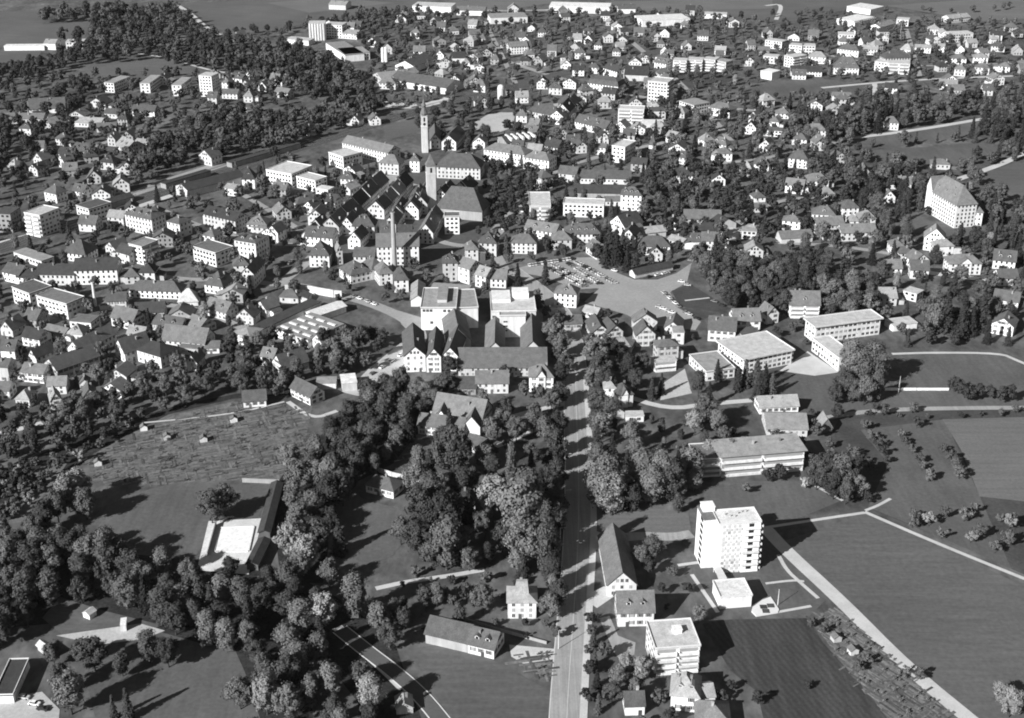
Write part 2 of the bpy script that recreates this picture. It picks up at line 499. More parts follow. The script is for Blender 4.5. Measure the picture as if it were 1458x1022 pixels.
strip('goods_yard', [(180, 280), (240, 258), (320, 232), (360, 224)], 13, 'plaza', level=3)
for k_, (dx, dy) in enumerate(((0, 0), (2, 3), (-2, -3), (-6, -9))):
    rails = MB()
    P = [ground(x + dx, y + dy) for x, y in [(-60, 372), (110, 318), (200, 282), (300, 252), (440, 205), (620, 150), (720, 128)]]
    for a, b in zip(P[:-1], P[1:]):
        t = (b - a) / np.linalg.norm(b - a)
        n_ = np.array((-t[1], t[0]))
        for sg in (-.75, .75):
            c0, c1 = a + n_ * sg, b + n_ * sg
            rails.slab([(*(c0 - n_ * .06), .38), (*(c1 - n_ * .06), .38), (*(c1 + n_ * .06), .38), (*(c0 + n_ * .06), .38)][::-1], [(0, 1, 2, 3)], .2)
    tag(rails.build('railway_track', M['metal']), kind='structure')

# ------------------------------------------------------------------ buildings
FOOT = []            # cx, cy, angle, half width, half depth of every building
THINGS = []          # [object, photo x, photo y, phrase, category, fixed label or None]
LANDMARKS = []       # (photo x, photo y, phrase)


def window_mesh(w, h, shutters=False, name='window', blind=False):
    key = (round(w, 1), round(h, 1), shutters, blind)
    if key not in GEN_MESH:
        b = MB()
        b.box(-w / 2 - .1, w / 2 + .1, -.05, .05, -h / 2 - .1, h / 2 + .1, 0)
        b.box(-w / 2, w / 2, -.07, -.02, -h / 2, h / 2, 1)
        b.box(-.04, .04, -.09, -.03, -h / 2, h / 2, 0)
        if shutters:
            for sg in (-1, 1):
                b.box(sg * (w / 2 + .34) - .22, sg * (w / 2 + .34) + .22, -.08, .03, -h / 2 - .05, h / 2 + .05, 2)
        GEN_MESH[key] = b.mesh(name, [M['trim'], M['blind'] if blind else M['glass'], M['shutter']])
    return GEN_MESH[key]


def roof_faces(kind, w, d, h, rh, o):
    """top faces of a roof over x -w/2..w/2, y -d/2..d/2"""
    if kind in 'EG':
        W, D = (w, d) if kind == 'E' else (d, w)
        s = rh / (D / 2)
        ze = h - s * o + .12
        v = [(-W / 2 - o, -D / 2 - o, ze), (W / 2 + o, -D / 2 - o, ze), (W / 2 + o, 0, h + rh + .12), (-W / 2 - o, 0, h + rh + .12), (W / 2 + o, D / 2 + o, ze), (-W / 2 - o, D / 2 + o, ze)]
        f = [(0, 1, 2, 3), (3, 2, 4, 5)]
        if kind == 'G':
            v = [(-y, x, z) for x, y, z in v]
        return v, f
    if kind in 'HPBM':
        sh = kind
        long_x = w >= d
        W, D = (w, d) if long_x else (d, w)
        ins = min(D / 2 * .95, W / 2 - .01) if sh != 'P' else W / 2 - .01
        s = rh / (D / 2)
        ze = h - min(s, .6) * o + .12
        E = [(-W / 2 - o, -D / 2 - o, ze), (W / 2 + o, -D / 2 - o, ze), (W / 2 + o, D / 2 + o, ze), (-W / 2 - o, D / 2 + o, ze)]
        Rg = [(-W / 2 + ins, 0, h + rh + .12), (W / 2 - ins, 0, h + rh + .12)]
        if sh in 'HP':
            v, f = E + Rg, [(0, 1, 5, 4), (1, 2, 5), (2, 3, 4, 5), (3, 0, 4)]
        else:
            i, zz = (1.3, h + rh * .62) if sh == 'M' else (D * .27, h + rh * .3)
            K = [(-W / 2 + i, -D / 2 + i, zz), (W / 2 - i, -D / 2 + i, zz), (W / 2 - i, D / 2 - i, zz), (-W / 2 + i, D / 2 - i, zz)]
            if sh == 'B':
                Rg = [(-W / 2 + i + .5, -.7, h + rh), (W / 2 - i - .5, -.7, h + rh), (W / 2 - i - .5, .7, h + rh), (-W / 2 + i + .5, .7, h + rh)]
                v, f = E + K + Rg, [(0, 1, 5, 4), (1, 2, 6, 5), (2, 3, 7, 6), (3, 0, 4, 7), (4, 5, 9, 8), (5, 6, 10, 9), (6, 7, 11, 10), (7, 4, 8, 11), (8, 9, 10, 11)]
            else:
                v, f = E + K + Rg, [(0, 1, 5, 4), (1, 2, 6, 5), (2, 3, 7, 6), (3, 0, 4, 7), (4, 5, 9, 8), (5, 6, 9), (6, 7, 8, 9), (7, 4, 8)]
        if not long_x:
            v = [(-y, x, z) for x, y, z in v]
        return v, f
    if kind == 'S':
        return [(-w / 2 - o, -d / 2 - o, h), (w / 2 + o, -d / 2 - o, h), (w / 2 + o, d / 2 + o, h + rh), (-w / 2 - o, d / 2 + o, h + rh)], [(0, 1, 2, 3)]
    z = h + .3
    return [(-w / 2 - o, -d / 2 - o, z), (w / 2 + o, -d / 2 - o, z), (w / 2 + o, d / 2 + o, z), (-w / 2 - o, d / 2 + o, z)], [(0, 1, 2, 3)]


def roof_z(kind, w, d, h, rh, x, y):
    if kind == 'E': return h + rh * (1 - abs(y) / (d / 2))
    if kind == 'G': return h + rh * (1 - abs(x) / (w / 2))
    if kind in 'HPBM': return h + rh * max(0, min(1, min((w / 2 - abs(x)) / (min(w, d) / 2), (d / 2 - abs(y)) / (min(w, d) / 2))))
    return h + .3


SIZE_WORD = lambda a: 'small' if a < 75 else ('long' if a > 420 else '')
WALLW = {'W': 'white', 'C': 'pale', 'G': 'grey', 'D': 'dark timber'}
ROOFW = {'E': 'gabled', 'G': 'gable-fronted', 'H': 'hipped-roof', 'P': 'pyramid-roofed', 'B': 'bell-roofed', 'M': 'mansard-roofed', 'S': 'lean-to', 'F': 'flat-roofed'}
TONEW = {1: 'dark', 2: 'dark grey', 3: 'mid-grey', 4: 'light grey', 5: 'pale', 6: 'whitish'}
CATW = {'apartment_block': 'apartment block', 'factory_hall': 'factory', 'school_building': 'school', 'row_house': 'house', 'farmhouse': 'house'}


def building(c, ang, w, d, h, roof, rh, wt, rt, flags=(), name='house', label=None, land=None, near=None):
    """one building standing at plan point c, its front (local -y) seen from the camera"""
    cx, cy = float(c[0]), float(c[1])
    e = empty(name, (cx, cy, 0), ang)
    FOOT.append((cx, cy, ang, w / 2, d / 2))
    X, Y = to_px(cx, cy, h * .6)
    near = (Y > 425) if near is None else near
    o = .55 if roof != 'F' else .25
    if 'o' in flags: o = 1.1
    o = min(o, .06 * w + .02)
    # walls
    b = MB()
    x0, x1, y0, y1 = -w / 2, w / 2, -d / 2, d / 2
    base = [(x0, y0, -.4), (x1, y0, -.4), (x1, y1, -.4), (x0, y1, -.4)]
    top = [(x0, y0, h), (x1, y0, h), (x1, y1, h), (x0, y1, h)]
    if roof == 'E':
        b.poly(base + top + [(x1, 0, h + rh), (x0, 0, h + rh)], [(0, 1, 5, 4), (1, 2, 6, 8, 5), (2, 3, 7, 6), (3, 0, 4, 9, 7), (4, 5, 8, 9), (9, 8, 6, 7)])
    elif roof == 'G':
        b.poly(base + top + [(0, y0, h + rh), (0, y1, h + rh)], [(0, 1, 5, 8, 4), (1, 2, 6, 5), (2, 3, 7, 9, 6), (3, 0, 4, 7), (5, 6, 9, 8), (8, 9, 7, 4)])
    else:
        b.poly(base + top, [(0, 1, 5, 4), (1, 2, 6, 5), (2, 3, 7, 6), (3, 0, 4, 7), (4, 5, 6, 7)])
    b.build('wall', M['wall' + wt], e)
    # roof
    v, f = roof_faces(roof, w, d, h, rh, o)
    rb = MB()
    rb.slab(v, f, .22 if roof != 'F' else .45)
    rmat = M['roof%d' % rt]
    ro = rb.build('roof', rmat, e)
    if roof == 'F' and 'p' in flags:
        pb = MB()
        t = .25
        for a in ((x0 - o, x1 + o, y0 - o, y0 - o + t), (x0 - o, x1 + o, y1 + o - t, y1 + o), (x0 - o, x0 - o + t, y0 - o + t, y1 + o - t), (x1 + o - t, x1 + o, y0 - o + t, y1 + o - t)):
            pb.box(*a, h + .25, h + .75)
        pb.build('parapet', M['trim'], ro)
    # chimneys
    nch = next((int(q[1:]) for q in flags if q[0] == 'c' and len(q) > 1), 0 if roof == 'F' else (1 if w * d < 260 else 2))
    for k in range(nch):
        qx, qy = (rng.uniform(-.32, .32) * w, rng.choice((-1, 1)) * rng.uniform(.05, .2) * d)
        zc = roof_z(roof, w, d, h, rh, qx, qy)
        cb = MB()
        cb.box(qx - .4, qx + .4, qy - .35, qy + .35, zc - .8, zc + 1.5)
        cb.box(qx - .5, qx + .5, qy - .45, qy + .45, zc + 1.5, zc + 1.65)
        cb.build('chimney', M['brick'], ro)
    # dormers on the front slope
    nd = next((int(q[1:]) for q in flags if q[0] == 'd' and len(q) > 1), 1 + int(w > 12) if roof in 'EH' and label is None and rh > 3.4 and rng.random() < .3 else 0)
    for k in range(nd):
        qx = (k + .5) / nd * w * .8 - w * .4
        yb = -d / 2 + d * .16
        zb = h + rh * (.32 if roof != 'M' else .1)
        db = MB()
        db.box(qx - .8, qx + .8, yb, yb + d * .25, zb - .5, zb + 1.3, 0)
        db.box(qx - .55, qx + .55, yb - .04, yb + .1, zb + .15, zb + 1.1, 1)
        db.slab([(qx - 1.1, yb - .35, zb + 1.25), (qx, yb - .35, zb + 2.0), (qx, yb + d * .3, zb + 2.0), (qx - 1.1, yb + d * .3, zb + 1.25), (qx + 1.1, yb - .35, zb + 1.25), (qx + 1.1, yb + d * .3, zb + 1.25)], [(0, 1, 2, 3), (1, 4, 5, 2)], .15, 2)
        db.build('dormer', [M['wall' + wt], M['glass'], rmat], ro)
    # cross gable in the middle of the front
    if 'g' in flags:
        gw, gh = w * .36, rh * .75
        gb = MB()
        gb.poly([(-gw / 2, y0 - .5, -.4), (gw / 2, y0 - .5, -.4), (gw / 2, y0 - .5, h + .3), (0, y0 - .5, h + .3 + gh), (-gw / 2, y0 - .5, h + .3),
                 (-gw / 2, 0, -.4), (gw / 2, 0, -.4), (gw / 2, 0, h + .3), (0, 0, h + .3 + gh), (-gw / 2, 0, h + .3)],
                [(0, 1, 2, 3, 4), (1, 6, 7, 2), (5, 0, 4, 9), (2, 7, 8, 3), (3, 8, 9, 4)])
        gb.build('gable', M['wall' + wt], e)
        gr = MB()
        gr.slab([(-gw / 2 - .5, y0 - 1, h - .1), (0, y0 - 1, h + .5 + gh), (0, 0, h + .5 + gh), (-gw / 2 - .5, 0, h - .1), (gw / 2 + .5, y0 - 1, h - .1), (gw / 2 + .5, 0, h - .1)], [(0, 1, 2, 3), (1, 4, 5, 2)], .2)
        gr.build('gable_roof', rmat, e)
    # a lower annex on one side of many houses
    if name in ('house', 'villa', 'town_house', 'farmhouse') and w * d > 70 and label is None and rng.random() < .42:
        sg = rng.choice((-1, 1))
        aw, ad, ah, ar = rng.uniform(2.6, 5.5), d * rng.uniform(.45, .8), max(2.4, h * rng.uniform(.45, .75)), rng.uniform(.8, 2.2)
        ax0, ax1 = sorted((sg * (w / 2 - .05), sg * (w / 2 + aw)))
        ay = rng.uniform(-.5, .5) * (d - ad)
        ab = MB()
        ab.box(ax0, ax1, ay - ad / 2, ay + ad / 2, -.4, ah)
        ab.build('annex', M['wall' + rng.choice((wt, wt, 'C', 'D'))], e)
        ab = MB()
        xo, xi = sg * (w / 2 + aw + .35), sg * (w / 2 - .1)
        v = [(xo, ay - ad / 2 - .3, ah), (xi, ay - ad / 2 - .3, ah + ar), (xi, ay + ad / 2 + .3, ah + ar), (xo, ay + ad / 2 + .3, ah)]
        ab.slab(v if sg < 0 else v[::-1], [(0, 1, 2, 3)], .18)
        ab.build('annex_roof', M['roof%d' % rng.choice((rt, 2, 3, 4))], e)
    # windows
    wins = []
    fh = 2.85
    nf = max(1, int(round((h - .3) / fh)))
    if 'n' not in flags:
        fh = (h - .2) / nf
        sp = 2.7
        for face, L in (('f', w), ('l', d), ('r', d), ('k', w)):
            if face == 'k' and not near:
                continue
            if face in flags_balc(flags):
                continue
            n = max(1, int((L - 1.2) / sp))
            for i in range(n):
                q = (i + .5) / n * (L - 1.0) - (L - 1.0) / 2
                for j in range(nf):
                    if rng.random() < .06: continue
                    z = fh * j + fh * .56
                    if face == 'f' and 'g' in flags and abs(q) < w * .2:
                        if abs(q) < w * .14: wins.append((q, y0 - .5, z, 0))
                        continue
                    if face == 'f': wins.append((q, y0, z, 0))
                    elif face == 'k': wins.append((-q, y1, z, math.pi))
                    elif face == 'l': wins.append((x0, q, z, -math.pi / 2))
                    else: wins.append((x1, q, z, math.pi / 2))
            if rh > 3 and ((roof == 'G' and face in 'fk') or (roof == 'E' and face in 'lr')):
                z = h + rh * .28
                for q in ((-.8, .8) if L < 10 else (-1.8, 0, 1.8)):
                    if face == 'f': wins.append((q, y0, z, 0))
                    elif face == 'k': wins.append((q, y1, z, math.pi))
                    elif face == 'l': wins.append((x0, q, z, -math.pi / 2))
                    else: wins.append((x1, q, z, math.pi / 2))
        sh = 's' in flags or ('x' not in flags and roof != 'F' and rng.random() < .6)
        ww, wh = (1.05, 1.45) if roof != 'F' else (1.7, 1.35)
        if near:
            for x, y, z, a in wins:
                obj('window', window_mesh(ww, wh, sh, 'window', rng.random() < .35), e, (x, y, z), a)
        elif wins:
            wb = MB()
            for x, y, z, a in wins:
                if a == 0: wb.box(x - ww / 2, x + ww / 2, y - .06, y + .02, z - wh / 2, z + wh / 2)
                elif a < 0: wb.box(x - .06, x + .02, y - ww / 2, y + ww / 2, z - wh / 2, z + wh / 2)
                elif a < 3: wb.box(x - .02, x + .06, y - ww / 2, y + ww / 2, z - wh / 2, z + wh / 2)
            tag(wb.build('windows', M['glass'], e), kind='stuff')
    # balconies
    for face in flags_balc(flags):
        fh = (h - .2) / nf
        L = w if face == 'f' else d
        parts = 3 if L > 40 else (2 if L > 13 else 1)
        for j in range(nf):
            zf = j * fh + .1
            for pp in range(parts):
                a0 = -L / 2 + L * pp / parts + .5
                a1 = -L / 2 + L * (pp + 1) / parts - .5
                sb, bb = MB(), MB()

                def put(m_, p0, p1, q0, q1, z0, z1):
                    if face == 'f': m_.box(p0, p1, y0 - q1, y0 - q0, z0, z1)
                    elif face == 'l': m_.box(x0 - q1, x0 - q0, p0, p1, z0, z1)
                    else: m_.box(x1 + q0, x1 + q1, p0, p1, z0, z1)
                put(sb, a0 + .2, a1 - .2, -.02, .06, zf + .75, zf + fh - .45)
                sb.build('window', M['blind'], e)  # window strip; shade of the balcony recess is put into its grey
                put(bb, a0, a1, .0, 1.35, zf - .12, zf + .06)
                put(bb, a0, a1, 1.25, 1.35, zf + .06, zf + 1.0)
                put(bb, a0, a0 + .1, .0, 1.25, zf + .06, zf + 1.0)
                put(bb, a1 - .1, a1, .0, 1.25, zf + .06, zf + 1.0)
                bb.build('balcony', M['wall' + wt], e)
    if near and 'n' not in flags and 'f' not in flags_balc(flags):
        db = MB()
        dx = rng.uniform(-.3, .3) * w
        db.box(dx - .6, dx + .6, y0 - .1 - (.5 if 'g' in flags else 0), y0 + .02, 0, 2.1)
        db.build('door', M['shutter'], e)
    cat = CATW.get(name, name.replace('_', ' '))
    if roof != 'F':
        phrase = f"{SIZE_WORD(w * d)} {WALLW[wt]} {ROOFW[roof]} {cat}"
    else:
        phrase = f"{SIZE_WORD(w * d)} {WALLW[wt]} flat-roofed {cat}"
    phrase = ' '.join(phrase.split())
    THINGS.append([e, X, Y, phrase, cat, label])
    if land:
        LANDMARKS.append((X, Y, land))
    return e


def flags_balc(flags):
    return [q[1] for q in flags if len(q) == 2 and q[0] == 'b']


def survey(line):
    """'sheet ax ay bx by eave depth roof rise wall rooftone flags ; name ; label ; landmark phrase' -- a, b are the two ends of the front eave as read on the photo"""
    t = [q.strip() for q in line.split(';')]
    q = t[0].split()
    s, h = int(q[0]), float(q[5])
    A, B = at(s, float(q[1]), float(q[2]), h), at(s, float(q[3]), float(q[4]), h)
    ab = B - A
    w = float(np.linalg.norm(ab))
    u = ab / w
    n = np.array((-u[1], u[0]))
    if ',' in q[6]:
        C = at(s, *map(float, q[6].split(',')), h)
        d = max(5.0, abs(float(np.dot(C - A, n))))
    else:
        d = float(q[6])
    c = (A + B) / 2 + n * d / 2
    flags = q[11].split(',') if len(q) > 11 else []
    if len(t) < 3 and q[7] != 'F':                 # plain houses differ a little in render and tiles
        q[9] = 'C' if q[9] == 'W' and rng.random() < .33 else q[9]
        q[10] = str(min(4, max(1, int(q[10]) + rng.choice((-1, 0, 0, 0, 1, 1)))))
    name = t[1] if len(t) > 1 and t[1] else 'house'
    if name == 'house' and (h >= 8 or (h >= 7 and w * d > 150)):
        name = 'town_house'
    return building(c, math.atan2(u[1], u[0]), w, d, h, q[7], float(q[8]), q[9], int(q[10]), flags, name,
                    t[2] if len(t) > 2 and t[2] else None, t[3] if len(t) > 3 and t[3] else None)


